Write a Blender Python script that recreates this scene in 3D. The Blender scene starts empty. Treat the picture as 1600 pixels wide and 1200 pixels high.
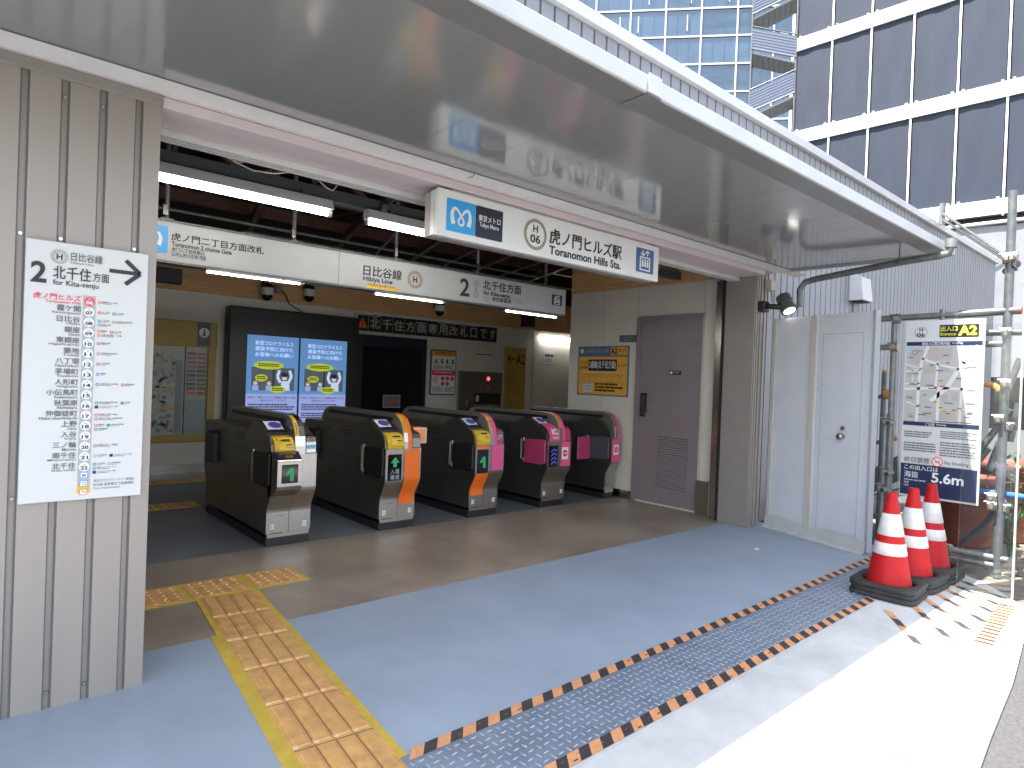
import bpy, bmesh, math, random
from mathutils import Vector, Matrix
random.seed(7)
C = bpy.context.scene
COL = C.collection

# ------------------------------------------------------------------ camera, sky, sun, exposure
YAW, PITCH, ROLL, FPX, CAMZ = 0.72125614, -0.00670683, 0.03768874, 1000.0, 1.4
_f = Vector((math.sin(YAW)*math.cos(PITCH), math.cos(YAW)*math.cos(PITCH), math.sin(PITCH)))
_r = Vector((math.cos(YAW), -math.sin(YAW), 0)); _u = _r.cross(_f)
R_ = _r*math.cos(ROLL) + _u*math.sin(ROLL); U_ = _u*math.cos(ROLL) - _r*math.sin(ROLL); F_ = _f
cam = bpy.data.objects.new('camera', bpy.data.cameras.new('camera')); COL.objects.link(cam)
cam.matrix_world = Matrix(((R_.x, U_.x, -F_.x, 0), (R_.y, U_.y, -F_.y, 0), (R_.z, U_.z, -F_.z, CAMZ), (0, 0, 0, 1)))
cam.data.sensor_width = 36; cam.data.lens = 36*FPX/1600; cam.data.clip_start = 0.05; cam.data.clip_end = 3000
C.camera = cam

SUN_D = Vector((-0.42, 0.138, 1.0)).normalized()          # towards the sun
w = bpy.data.worlds.new('World'); C.world = w; w.use_nodes = True
nt = w.node_tree; bg = nt.nodes['Background']
sky = nt.nodes.new('ShaderNodeTexSky'); sky.sky_type = 'NISHITA'; sky.sun_disc = False
sky.sun_elevation = math.asin(SUN_D.z); sky.sun_rotation = math.atan2(SUN_D.x, SUN_D.y)
sky.air_density = 1.0; sky.dust_density = 1.2
hs = nt.nodes.new('ShaderNodeHueSaturation'); hs.inputs['Saturation'].default_value = 0.5
nt.links.new(sky.outputs[0], hs.inputs['Color']); nt.links.new(hs.outputs[0], bg.inputs[0]); bg.inputs[1].default_value = 0.15
sl = bpy.data.lights.new('sun', 'SUN'); sl.energy = 4.5; sl.angle = math.radians(0.5); sl.color = (1, 0.96, 0.9)
so = bpy.data.objects.new('sun', sl); COL.objects.link(so); so.location = (-20, 10, 50)
so.rotation_euler = SUN_D.to_track_quat('Z', 'Y').to_euler()
C.view_settings.view_transform = 'Standard'; C.view_settings.look = 'None'
C.view_settings.exposure = 2.05; C.view_settings.gamma = 1; C.view_settings.use_curve_mapping = False
C.cycles.use_denoising = True; C.cycles.max_bounces = 10; C.cycles.diffuse_bounces = 5
C.cycles.sample_clamp_indirect = 6.0; C.cycles.caustics_reflective = False; C.cycles.caustics_refractive = False

# points of the place from the surveyed photograph: a ray cut with a real plane
def _ray(px, py): return F_*FPX + R_*(px-800) - U_*(py-600)
def PY(px, py, y):
    d = _ray(px, py); t = y/d.y; return Vector((d.x*t, y, CAMZ+d.z*t))
def PX(px, py, x):
    d = _ray(px, py); t = x/d.x; return Vector((x, d.y*t, CAMZ+d.z*t))
def PZ(px, py, z):
    d = _ray(px, py); t = (z-CAMZ)/d.z; return Vector((d.x*t, d.y*t, z))

# ------------------------------------------------------------------ materials
MATS = {}
def mat(name, col, rough=0.5, metal=0.0, var=0.0, scale=8.0, bump=0.0, bscale=60.0, emit=None, estr=0.0,
        col2=None, stretch=None, coat=0.0, spec=0.5, rvar=0.0):
    if name in MATS: return MATS[name]
    m = bpy.data.materials.new(name); m.use_nodes = True
    n = m.node_tree.nodes; l = m.node_tree.links; b = n['Principled BSDF']
    b.inputs['Base Color'].default_value = (*col, 1); b.inputs['Roughness'].default_value = rough
    b.inputs['Metallic'].default_value = metal; b.inputs['Coat Weight'].default_value = coat
    b.inputs['Specular IOR Level'].default_value = spec
    tc = n.new('ShaderNodeTexCoord'); mp = n.new('ShaderNodeMapping'); l.new(tc.outputs['Object'], mp.inputs[0])
    if stretch: mp.inputs['Scale'].default_value = stretch
    if var > 0:
        tx = n.new('ShaderNodeTexNoise'); tx.inputs['Scale'].default_value = scale; tx.inputs['Detail'].default_value = 8
        tx.inputs['Roughness'].default_value = 0.65
        l.new(mp.outputs[0], tx.inputs[0])
        rp = n.new('ShaderNodeValToRGB'); rp.color_ramp.elements[0].position = 0.3; rp.color_ramp.elements[1].position = 0.72
        c2 = col2 if col2 else tuple(c*(1-var) for c in col)
        rp.color_ramp.elements[0].color = (*c2, 1); rp.color_ramp.elements[1].color = (*(min(1, c*(1+var*0.5)) for c in col), 1)
        l.new(tx.outputs['Fac'], rp.inputs[0]); l.new(rp.outputs[0], b.inputs['Base Color'])
        if rvar:
            mr = n.new('ShaderNodeMapRange'); mr.inputs['To Min'].default_value = rough-rvar; mr.inputs['To Max'].default_value = rough+rvar
            l.new(tx.outputs['Fac'], mr.inputs['Value']); l.new(mr.outputs[0], b.inputs['Roughness'])
    if bump > 0:
        t2 = n.new('ShaderNodeTexNoise'); t2.inputs['Scale'].default_value = bscale; t2.inputs['Detail'].default_value = 6
        l.new(mp.outputs[0], t2.inputs[0])
        bp = n.new('ShaderNodeBump'); bp.inputs['Strength'].default_value = bump; bp.inputs['Distance'].default_value = 0.01
        l.new(t2.outputs['Fac'], bp.inputs['Height']); l.new(bp.outputs[0], b.inputs['Normal'])
    if emit:
        b.inputs['Emission Color'].default_value = (*emit, 1); b.inputs['Emission Strength'].default_value = estr
    MATS[name] = m; return m

def clear_mat(ior=1.45, key='clear'):
    m = bpy.data.materials.new('clear_acrylic'); m.use_nodes = True
    n = m.node_tree.nodes; l = m.node_tree.links; n.remove(n['Principled BSDF'])
    t = n.new('ShaderNodeBsdfTransparent'); t.inputs[0].default_value = (0.93, 0.95, 0.95, 1)
    g = n.new('ShaderNodeBsdfGlossy'); g.inputs['Roughness'].default_value = 0.03; g.inputs[0].default_value = (1, 1, 1, 1)
    fr = n.new('ShaderNodeFresnel'); fr.inputs[0].default_value = ior
    mx = n.new('ShaderNodeMixShader'); l.new(fr.outputs[0], mx.inputs[0]); l.new(t.outputs[0], mx.inputs[1]); l.new(g.outputs[0], mx.inputs[2])
    l.new(mx.outputs[0], n['Material Output'].inputs[0]); MATS[key] = m; return m

def glow(name, col, s):
    return mat(name, tuple(min(1, c) for c in col), 0.5, emit=col, estr=s)

# surfaces
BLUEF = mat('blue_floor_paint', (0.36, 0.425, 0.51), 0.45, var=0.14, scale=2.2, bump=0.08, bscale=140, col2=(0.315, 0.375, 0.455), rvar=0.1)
CONC = mat('worn_concrete', (0.37, 0.30, 0.23), 0.4, var=0.38, scale=1.6, bump=0.1, bscale=90, rvar=0.12)
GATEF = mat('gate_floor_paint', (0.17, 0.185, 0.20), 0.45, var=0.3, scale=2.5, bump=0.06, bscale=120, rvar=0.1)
PAVE = mat('pale_concrete', (0.62, 0.62, 0.605), 0.85, var=0.2, scale=3.0, bump=0.25, bscale=160)
ASPH = mat('asphalt', (0.085, 0.083, 0.082), 0.9, var=0.4, scale=60, bump=0.6, bscale=260)
DIRT = mat('dirt', (0.19, 0.16, 0.12), 0.95, var=0.55, scale=9, bump=0.7, bscale=40)
CLAD = mat('grey_cladding', (0.36, 0.315, 0.28), 0.38, 0.15, var=0.10, scale=2.0, bump=0.03, bscale=220, rvar=0.06, stretch=(1, 1, 0.25))
TRIM = mat('grey_trim', (0.30, 0.27, 0.24), 0.4, 0.1, var=0.08, scale=4)
WTRIM = mat('white_trim', (0.72, 0.71, 0.69), 0.35, var=0.10, scale=5)
PINKISH = mat('lintel_panel', (0.70, 0.60, 0.605), 0.4, var=0.06, scale=3)
SOFF = mat('glossy_soffit', (0.48, 0.495, 0.485), 0.12, 0.55, var=0.06, scale=1.6, stretch=(6, 0.4, 1))
GUTT = mat('gutter_metal', (0.62, 0.62, 0.62), 0.3, 0.1, var=0.1, scale=4)
CORR = mat('corrugated_sheet', (0.255, 0.257, 0.28), 0.42, 0.1, var=0.12, scale=1.2, rvar=0.06)
ROOFM = mat('roof_sheet', (0.5, 0.52, 0.55), 0.4, 0.3, var=0.1, scale=3)
WPANEL = mat('interior_panel', (0.72, 0.67, 0.58), 0.42, var=0.08, scale=1.5)
SEAM = mat('panel_seam', (0.6, 0.6, 0.58), 0.4, 0.3)
GAP = mat('dark_gap', (0.02, 0.02, 0.02), 0.7)
WOOD = mat('tan_plywood', (0.72, 0.43, 0.19), 0.6, var=0.25, scale=6, stretch=(0.5, 0.5, 6))
DOORM = mat('door_paint', (0.27, 0.22, 0.23), 0.42, var=0.10, scale=4, bump=0.03, bscale=200)
STEEL = mat('brushed_steel', (0.52, 0.49, 0.45), 0.24, 1.0, var=0.10, scale=30, stretch=(0.3, 0.3, 40), rvar=0.05)
STEELD = mat('side_steel', (0.26, 0.245, 0.22), 0.34, 0.9, var=0.12, scale=20, stretch=(0.3, 0.3, 20), rvar=0.06)
RAILM = mat('rail_shell', (0.30, 0.265, 0.22), 0.3, 0.6, var=0.1, scale=12)
GALV = mat('galvanised_steel', (0.15, 0.157, 0.157), 0.45, 0.45, var=0.35, scale=14, rvar=0.12)
GALVD = mat('old_galvanised', (0.24, 0.25, 0.25), 0.5, 0.6, var=0.35, scale=12, rvar=0.1)
CLAMP = mat('clamp_steel', (0.40, 0.36, 0.30), 0.45, 0.8, var=0.4, scale=30)
BLACK = mat('black_plastic', (0.018, 0.018, 0.019), 0.4, var=0.2, scale=20)
BLACKG = mat('black_glass', (0.006, 0.006, 0.008), 0.08)
CABIN = mat('black_cabinet', (0.012, 0.012, 0.012), 0.35, var=0.2, scale=10)
NAVY = mat('navy_print', (0.012, 0.022, 0.075), 0.35)
NAVYS = mat('dark_navy_print', (0.012, 0.014, 0.035), 0.35)
WHITE = mat('white_print', (0.80, 0.80, 0.79), 0.4)
PANELW = mat('sign_panel', (0.82, 0.82, 0.80), 0.32, var=0.05, scale=6)
PANELG = mat('grey_sign_panel', (0.46, 0.47, 0.455), 0.35, var=0.05, scale=6)
INK = mat('black_print', (0.012, 0.012, 0.014), 0.4)
INKG = mat('grey_print', (0.13, 0.13, 0.14), 0.5)
LGREY = mat('light_grey_print', (0.42, 0.42, 0.41), 0.5)
BEIGE = mat('beige_ring', (0.32, 0.27, 0.21), 0.45)
SKYB = mat('sky_blue_print', (0.03, 0.37, 0.78), 0.35)
BLUEP = mat('blue_print', (0.045, 0.13, 0.33), 0.35)
YEL = mat('yellow_print', (0.80, 0.50, 0.03), 0.4)
YELA = mat('bright_yellow_print', (0.9, 0.8, 0.08), 0.4)
ORANGE = mat('orange_print', (0.86, 0.17, 0.015), 0.4)
ORANGEL = mat('light_orange_print', (0.9, 0.36, 0.12), 0.4)
PINK = mat('pink_print', (0.78, 0.10, 0.26), 0.38)
PINKD = mat('pink_plastic', (0.50, 0.055, 0.15), 0.38)
RED = mat('red_print', (0.70, 0.02, 0.02), 0.4)
REDP = mat('pinkish_red_print', (0.85, 0.05, 0.10), 0.4)
YPLA = mat('yellow_plastic', (0.72, 0.47, 0.02), 0.35, var=0.06, scale=10)
YFRAME = mat('mustard_frame', (0.50, 0.32, 0.045), 0.45, var=0.1, scale=6)
YSIGN = mat('mustard_print', (0.46, 0.29, 0.03), 0.45)
OPOST = mat('amber_poster', (0.80, 0.40, 0.05), 0.4)
TACT = mat('tactile_tile', (0.76, 0.41, 0.14), 0.6, var=0.3, scale=12, bump=0.15, bscale=90)
TACTY = mat('tactile_border', (0.70, 0.48, 0.065), 0.6, var=0.22, scale=9, bump=0.1, bscale=90)
TACTJ = mat('tactile_joint', (0.16, 0.13, 0.07), 0.7)
DOTM = mat('tactile_stud', (0.75, 0.45, 0.22), 0.45)
CHECK = mat('checker_plate', (0.25, 0.30, 0.39), 0.42, 0.25, var=0.25, scale=7, rvar=0.1)
LUG = mat('worn_lug', (0.44, 0.48, 0.53), 0.35, 0.4, var=0.2, scale=20)
TAPEO = mat('orange_tape', (0.80, 0.37, 0.17), 0.5, var=0.18, scale=40)
TAPEB = mat('black_tape', (0.055, 0.048, 0.05), 0.55, var=0.4, scale=60)
CONER = mat('cone_red', (0.47, 0.012, 0.016), 0.5, spec=0.25, var=0.14, scale=9, bump=0.03, bscale=80)
CONEW = mat('cone_white', (0.72, 0.72, 0.71), 0.45, var=0.16, scale=26)
RUBB = mat('black_rubber', (0.035, 0.035, 0.034), 0.7, var=0.35, scale=14, bump=0.2, bscale=70)
HOARD = mat('hoarding_white', (0.70, 0.72, 0.76), 0.5, var=0.07, scale=3)
HWOOD = mat('pale_timber', (0.62, 0.58, 0.52), 0.6, var=0.15, scale=8, stretch=(4, 4, 0.5))
SHEET = mat('plastic_sheet', (0.58, 0.58, 0.56), 0.35, var=0.12, scale=8, bump=0.4, bscale=14)
TERRA = mat('terracotta', (0.20, 0.055, 0.03), 0.6, var=0.2, scale=5)
BLUEH = mat('blue_hose', (0.05, 0.16, 0.42), 0.4)
ORCAP = mat('orange_cap', (0.55, 0.24, 0.05), 0.45)
LEAF = mat('leaf', (0.045, 0.10, 0.03), 0.5, var=0.4, scale=20)
BROWNB = mat('rust_primer_steel', (0.12, 0.048, 0.032), 0.6, var=0.3, scale=5)
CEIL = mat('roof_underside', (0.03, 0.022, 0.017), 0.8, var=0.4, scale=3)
CHANN = mat('steel_channel', (0.10, 0.11, 0.11), 0.5, 0.4)
CABLE = mat('grey_cable', (0.42, 0.40, 0.36), 0.5)
BOXB = mat('beige_box', (0.55, 0.49, 0.38), 0.5)
NET = mat('charcoal_mesh_sheet', (0.016, 0.024, 0.044), 0.75, var=0.2, scale=1.1, bump=0.25, bscale=30, stretch=(1, 1, 0.3))
BEAMW = mat('white_beam', (0.78, 0.78, 0.78), 0.5, var=0.05, scale=2)
GLASS = mat('tower_glass', (0.042, 0.092, 0.155), 0.04, 0.0, var=0.5, scale=0.12, spec=1.0, coat=0.6, bump=0.02, bscale=0.5)
BLIND = mat('tower_blind', (0.045, 0.07, 0.08), 0.5, var=0.3, scale=2)
TARP = mat('pale_tarpaulin', (0.20, 0.205, 0.22), 0.6, var=0.10, scale=1.5, bump=0.5, bscale=2.0)
PCORR = mat('stair_panel_sheet', (0.20, 0.23, 0.30), 0.5, 0.2, var=0.1, scale=2)
TUBE = glow('fluorescent_tube', (1.0, 0.98, 0.95), 11.5)
LENS = glow('lamp_lens', (1.0, 0.99, 0.9), 2.0)
SCRB = glow('screen_blue', (0.15, 0.35, 0.70), 0.133)
SCRW = glow('screen_pale', (0.36, 0.42, 0.80), 0.161)
SCRT = glow('screen_white', (0.65, 0.75, 0.95), 0.161)
SCRY = glow('screen_yellow', (0.55, 0.62, 0.03), 0.161)
SCRG = glow('screen_grey', (0.10, 0.12, 0.15), 0.140)
SCRK = glow('screen_dark', (0.012, 0.014, 0.03), 0.126)
SCRS = glow('screen_skin', (0.55, 0.40, 0.33), 0.126)
GREEN = glow('green_arrow', (0.03, 0.30, 0.11), 0.05)
PURP = glow('purple_pixels', (0.08, 0.07, 0.42), 0.08)
DIMW = glow('dim_pixels', (0.30, 0.34, 0.36), 0.06)
REDL = glow('red_lamp', (1.0, 0.02, 0.03), 3.5)
CLEAR = clear_mat()
def flat(name, col): return mat(name, col, 0.5)
MAPG = flat('map_grey', (0.46, 0.47, 0.45)); MAPB = flat('map_block', (0.45, 0.40, 0.38)); MAPR = flat('map_road', (0.68, 0.68, 0.67))
TEAL = flat('teal_print', (0.05, 0.45, 0.42)); GREENP = flat('green_print', (0.05, 0.35, 0.12)); TAN = flat('tan_print', (0.5, 0.35, 0.12)); PURPP = flat('purple_print', (0.25, 0.15, 0.5)); BLU2 = flat('line_blue', (0.08, 0.25, 0.7)); ROSE = flat('rose_print', (0.6, 0.12, 0.18)); SALM = flat('salmon_print', (0.62, 0.24, 0.12)); PALEM = flat('pale_map', (0.62, 0.58, 0.50)); MAPGN = flat('map_green', (0.20, 0.40, 0.22))

# ------------------------------------------------------------------ mesh builder
class MB:
    def __init__(s): s.v = []; s.f = []; s.m = []; s.mats = []; s.sm = []
    def mi(s, m):
        if m not in s.mats: s.mats.append(m)
        return s.mats.index(m)
    def face(s, pts, m, smooth=False):
        i = len(s.v); s.v += [tuple(p) for p in pts]; s.f.append(tuple(range(i, i+len(pts)))); s.m.append(s.mi(m)); s.sm.append(smooth)
    def mesh(s, verts, faces, m, smooth=False):
        i = len(s.v); k = s.mi(m); s.v += [tuple(p) for p in verts]
        for f in faces: s.f.append(tuple(i+j for j in f)); s.m.append(k); s.sm.append(smooth)
    def box(s, a, b, m):
        x0, x1 = sorted((a[0], b[0])); y0, y1 = sorted((a[1], b[1])); z0, z1 = sorted((a[2], b[2]))
        v = [(x, y, z) for z in (z0, z1) for y in (y0, y1) for x in (x0, x1)]
        s.mesh(v, [(0, 2, 3, 1), (4, 5, 7, 6), (0, 1, 5, 4), (2, 6, 7, 3), (0, 4, 6, 2), (1, 3, 7, 5)], m); return s
    def obox(s, p0, p1, wd, ht, m, up=(0, 0, 1)):            # bar from p0 to p1
        p0 = Vector(p0); p1 = Vector(p1); d = (p1-p0).normalized(); sd = d.cross(Vector(up))
        if sd.length < 1e-4: sd = d.cross(Vector((1, 0, 0)))
        sd.normalize(); un = sd.cross(d)
        v = [p+sd*a*wd/2+un*b*ht/2 for p in (p0, p1) for a, b in ((-1, -1), (1, -1), (1, 1), (-1, 1))]
        s.mesh(v, [(3, 2, 1, 0), (4, 5, 6, 7), (0, 1, 5, 4), (1, 2, 6, 5), (2, 3, 7, 6), (3, 0, 4, 7)], m); return s
    def prism(s, poly, ext, m, smooth=False):                 # poly: 3D points of one side, ext: vector
        n = len(poly); e = Vector(ext); a = [Vector(p) for p in poly]; v = a+[p+e for p in a]
        s.mesh(v, [tuple(range(n-1, -1, -1)), tuple(range(n, 2*n))], m)
        s.mesh(v, [(i, (i+1) % n, n+(i+1) % n, n+i) for i in range(n)], m, smooth); return s
    def tube(s, pts, r, m, n=10, cap=True):
        pts = [Vector(p) for p in pts]; rings = []; prev = None
        rr = r if isinstance(r, (list, tuple)) else [r]*len(pts)
        for i, p in enumerate(pts):
            d = (pts[min(i+1, len(pts)-1)]-pts[max(i-1, 0)]).normalized()
            if prev is None:
                a = d.cross(Vector((0, 0, 1)))
                if a.length < 0.05: a = d.cross(Vector((1, 0, 0)))
            else: a = prev-d*prev.dot(d)
            a.normalize(); prev = a; b = d.cross(a)
            rings.append([p+(a*math.cos(2*math.pi*k/n)+b*math.sin(2*math.pi*k/n))*rr[i] for k in range(n)])
        v = [q for rg in rings for q in rg]; f = []
        for i in range(len(pts)-1):
            for k in range(n): f.append((i*n+k, i*n+(k+1) % n, (i+1)*n+(k+1) % n, (i+1)*n+k))
        s.mesh(v, f, m, True)
        if cap:
            s.face(rings[0][::-1], m); s.face(rings[-1], m)
        return s
    def lathe(s, prof, c, m, n=28):
        c = Vector(c); v = []; f = []
        for r, z in prof:
            for k in range(n): v.append(c+Vector((r*math.cos(2*math.pi*k/n), r*math.sin(2*math.pi*k/n), z)))
        for i in range(len(prof)-1):
            for k in range(n): f.append((i*n+k, i*n+(k+1) % n, (i+1)*n+(k+1) % n, (i+1)*n+k))
        s.mesh(v, f, m, True); return s
    def build(s, name, parent=None, bevel=0, loc=(0, 0, 0), seg=1):
        me = bpy.data.meshes.new(name); me.from_pydata(s.v, [], s.f)
        for m in s.mats: me.materials.append(m)
        me.polygons.foreach_set('material_index', s.m); me.polygons.foreach_set('use_smooth', s.sm); me.update()
        o = bpy.data.objects.new(name, me); COL.objects.link(o)
        if parent is not None: o.parent = parent; o.location = Vector(loc)-Vector(parent.get('_base', (0, 0, 0)))
        else: o.location = loc
        if bevel:
            bm = bmesh.new(); bm.from_mesh(me); bmesh.ops.remove_doubles(bm, verts=bm.verts, dist=1e-5); bm.to_mesh(me); bm.free()
            b = o.modifiers.new('bevel', 'BEVEL'); b.width = bevel; b.segments = seg; b.limit_method = 'ANGLE'; b.angle_limit = math.radians(40)
        return o

_tx = {}
def text_mesh(s, bold=0.0):
    k = (s, bold)
    if k not in _tx:
        c = bpy.data.curves.new('t', 'FONT'); c.body = s; c.size = 1; c.resolution_u = 3; c.offset = bold
        o = bpy.data.objects.new('t', c); COL.objects.link(o)
        me = bpy.data.meshes.new_from_object(o)
        vs = [tuple(v.co[:2]) for v in me.vertices]; fs = [tuple(p.vertices) for p in me.polygons]
        bpy.data.objects.remove(o); bpy.data.curves.remove(c); bpy.data.meshes.remove(me)
        xs = [v[0] for v in vs]; ys = [v[1] for v in vs]
        _tx[k] = (vs, fs, min(xs), max(xs), min(ys), max(ys))
    return _tx[k]

class Fr:                                                     # flat print on a real surface: origin, u, v, outward normal
    def __init__(s, mb, o, u, v): s.sep = None; s.mb = mb; s.o = Vector(o); s.u = Vector(u); s.v = Vector(v); s.n = s.u.cross(s.v)
    def P(s, a, b, l): return s.o+s.u*a+s.v*b+s.n*l
    def poly(s, pts, m, l=0.002): s.mb.face([s.P(a, b, l) for a, b in pts], m)
    def rect(s, u0, v0, u1, v1, m, l=0.002): s.poly([(u0, v0), (u1, v0), (u1, v1), (u0, v1)], m, l)
    def rrect(s, u0, v0, u1, v1, r, m, l=0.002):
        pts = []
        for cx, cy, a0 in ((u1-r, v1-r, 0), (u0+r, v1-r, 90), (u0+r, v0+r, 180), (u1-r, v0+r, 270)):
            for k in range(5): a = math.radians(a0+k*22.5); pts.append((cx+r*math.cos(a), cy+r*math.sin(a)))
        s.poly(pts, m, l)
    def disc(s, cu, cv, ru, m, l=0.002, rv=None, n=28):
        rv = rv or ru; s.poly([(cu+ru*math.cos(2*math.pi*k/n), cv+rv*math.sin(2*math.pi*k/n)) for k in range(n)], m, l)
    def ring(s, cu, cv, r0, r1, m, l=0.002, n=32, rat=1.0):
        for k in range(n):
            a, b = 2*math.pi*k/n, 2*math.pi*(k+1)/n
            s.poly([(cu+r0*math.cos(a), cv+r0*rat*math.sin(a)), (cu+r1*math.cos(a), cv+r1*rat*math.sin(a)), (cu+r1*math.cos(b), cv+r1*rat*math.sin(b)), (cu+r0*math.cos(b), cv+r0*rat*math.sin(b))], m, l)
    def line(s, pts, wd, m, l=0.002):
        for (a, b), (c, d) in zip(pts[:-1], pts[1:]):
            L = math.hypot(c-a, d-b) or 1; nx, ny = -(d-b)/L*wd/2, (c-a)/L*wd/2
            s.poly([(a-nx, b-ny), (c-nx, d-ny), (c+nx, d+ny), (a+nx, b+ny)], m, l)
    def ribbon(s, pts, wds, m, l=0.002):                      # one smooth ribbon with changing width
        L = []; Rr = []
        for i, (a, b) in enumerate(pts):
            p0 = pts[max(i-1, 0)]; p1 = pts[min(i+1, len(pts)-1)]
            dx, dy = p1[0]-p0[0], p1[1]-p0[1]; q = math.hypot(dx, dy) or 1
            nx, ny = -dy/q*wds[i]/2, dx/q*wds[i]/2; L.append((a+nx, b+ny)); Rr.append((a-nx, b-ny))
        for i in range(len(pts)-1): s.poly([Rr[i], Rr[i+1], L[i+1], L[i]], m, l)
    def fit(s, t, u0, v0, u1, v1, m, bold=0.0, l=0.003, keep=False, al='l'):
        cjk = any(ord(c_) > 0x2e80 for c_ in t); bd = bold if cjk else 0; bold = 0 if cjk else bold
        vs, fs, a0, a1, b0, b1 = text_mesh(t, bold); sx = (u1-u0)/(a1-a0); sy = (v1-v0)/(b1-b0); ou = u0
        if keep:
            k = min(sx, sy); w0 = u1-u0
            if al == 'c': ou = u0+(w0-k*(a1-a0))/2
            if al == 'r': ou = u1-k*(a1-a0)
            sx = k; sy = min(sy, k*1.02) if keep == 2 else k
        k_ = min(bd, .03)*.9; keep_mb = s.mb
        if s.sep: s.mb = MB()
        for i_, (dx, dy) in enumerate(((0, 0),) if not bd else ((0, 0), (k_, 0), (-k_, 0), (0, k_*.7), (0, -k_*.7))):
            s.mb.mesh([s.P(ou+(x-a0+dx)*sx, v0+(y-b0+dy)*sy, l+i_*.0002) for x, y in vs], fs, m)
        if s.sep: s.mb.build('lettering', s.sep)
        s.mb = keep_mb
    def bars(s, u0, v0, u1, v1, rows, m, l=0.003, ragged=True, seed=1, fill=0.5):     # rows of unreadably small print
        rnd = random.Random(seed); h = (v1-v0)/rows
        for i in range(rows):
            y1 = v1-i*h; x = u0; end = u1-(rnd.random()*0.3*(u1-u0) if ragged and rnd.random() < .5 else 0)
            while x < end:
                wd = h*fill*(0.5+rnd.random()*2.2); s.rect(x, y1-h*fill, min(x+wd, end), y1, m, l); x += wd+h*0.16

def thing(name, label, cat, loc=(0, 0, 0), group=None):
    o = bpy.data.objects.new(name, None); o.empty_display_size = 0.2; COL.objects.link(o); o.location = loc
    o['label'] = label; o['category'] = cat; o['_base'] = tuple(loc)
    if group: o['group'] = group
    return o
def tag(o, label, cat, group=None):
    o['label'] = label; o['category'] = cat
    if group: o['group'] = group
    return o
def struct(o): o['kind'] = 'structure'; return o

X1, Y1, Z1 = Vector((1, 0, 0)), Vector((0, 1, 0)), Vector((0, 0, 1))
FACE_Y = 3.145

# ------------------------------------------------------------------ ground
b = MB(); b.face([(-600, -600, -0.02), (600, -600, -0.02), (600, 900, -0.02), (-600, 900, -0.02)], ASPH); struct(b.build('road'))
b = MB()
edge = [(-6, 0.1), (0.5, 0.42), (2.0, 0.53), (2.957, 0.608), (3.274, 0.639), (4.0, 0.70), (4.75, 0.79), (5.45, 0.90), (5.72, 1.08), (5.95, 1.26), (6.08, 1.45), (6.1, 1.601), (-6, 1.601)]
b.face([(x, y, -0.002) for x, y in edge], PAVE)
for i in range(len(edge)-2):
    (x0, y0), (x1, y1) = edge[i], edge[i+1]; b.face([(x0, y0, -0.02), (x1, y1, -0.02), (x1, y1, -0.002), (x0, y0, -0.002)], PAVE)
struct(b.build('pavement'))
b = MB()                                                       # expansion joints
for x, y0, y1 in ((3.62, 0.68, 0.9), (2.75, 0.62, 0.86), (-0.4, 0.4, 1.5)): b.face([(x, y0, 0.0005), (x+0.006, y0, 0.0005), (x+0.05, y1, 0.0005), (x+0.044, y1, 0.0005)], GAP)
struct(b.build('pavement_joint'))
b = MB(); b.face([(-6, 1.60, 0.0), (6.45, 1.60, 0.0), (6.45, 3.5, 0.0), (-6, 3.5, 0.0)], BLUEF); struct(b.build('blue_floor'))
b = MB(); b.face([(-6, 3.5, 0.0), (6.45, 3.5, 0.0), (6.45, 5.045, 0.0), (-6, 5.045, 0.0)], CONC)
struct(b.build('concrete_floor'))
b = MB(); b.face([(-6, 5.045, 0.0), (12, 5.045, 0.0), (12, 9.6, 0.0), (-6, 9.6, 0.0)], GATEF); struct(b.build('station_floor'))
b = MB(); b.face([(5.3, 0.89, -0.012), (60, 0.3, -0.012), (60, 3.3, -0.012), (5.3, 3.3, -0.012)], DIRT); struct(b.build('dirt_ground'))
rnd = random.Random(3)
b = MB()
for i in range(150):
    x = rnd.uniform(6.12, 8.6); y = rnd.uniform(1.05, 2.0); r = rnd.uniform(0.006, 0.022)
    b.lathe([(0.001, -0.6*r), (r, 0), (r*0.7, r*0.6), (0.001, r*0.8)], (x, y, -0.006), DIRT, 6)
o = struct(b.build('gravel')); o['kind'] = 'stuff'

# ------------------------------------------------------------------ station building
SB = thing('station_building', 'grey metal clad station entrance building with a wide glossy canopy', 'building', (0, 3.145, 0))
def wall_clad(name, x0, x1, z0, z1, y, pitch, groove, depth, m, start, parent, back=0.12):
    b = MB(); xs = []; x = start
    while x > x0: x -= pitch
    prof = [(x0, 0)]
    while x < x1:
        for a, d in ((x, 0), (x+0.004, depth), (x+groove-0.004, depth), (x+groove, 0)):
            if x0 < a < x1: prof.append((a, d))
        x += pitch
    prof.append((x1, 0))
    poly = [(a, y+d, z0) for a, d in prof]+[(x1, y+back, z0), (x0, y+back, z0)]
    b.prism(poly, (0, 0, z1-z0), m); return b.build(name, parent)
wc = wall_clad('wall_cladding', -4.0, 0.668, 0.0, 2.534, FACE_Y, 0.13, 0.031, 0.016, CLAD, 0.179, SB, back=0.33)
b = MB()
for k in range(-30, 4):
    for a in (0.182, 0.2065): b.box((a+0.13*k-0.0025, FACE_Y+0.004, 0), (a+0.13*k+0.0015, FACE_Y+0.0158, 2.533), INKG)
b.build('panel_joint', wc)
b = MB(); f = Fr(b, (0, FACE_Y+0.0155, 0), X1, Z1)
for k in range(-8, 4):                                         # rivets in the grooves
    for z in (0.06, 0.86, 1.9, 2.47):
        if (k*7+int(z*10)) % 3: f.disc(0.1945+0.13*k, z, 0.0075, STEEL, 0.003, n=10); f.ring(0.1945+0.13*k, z, 0.0075, 0.0095, INKG, 0.002, n=10)
b.build('rivet', wc)
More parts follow.
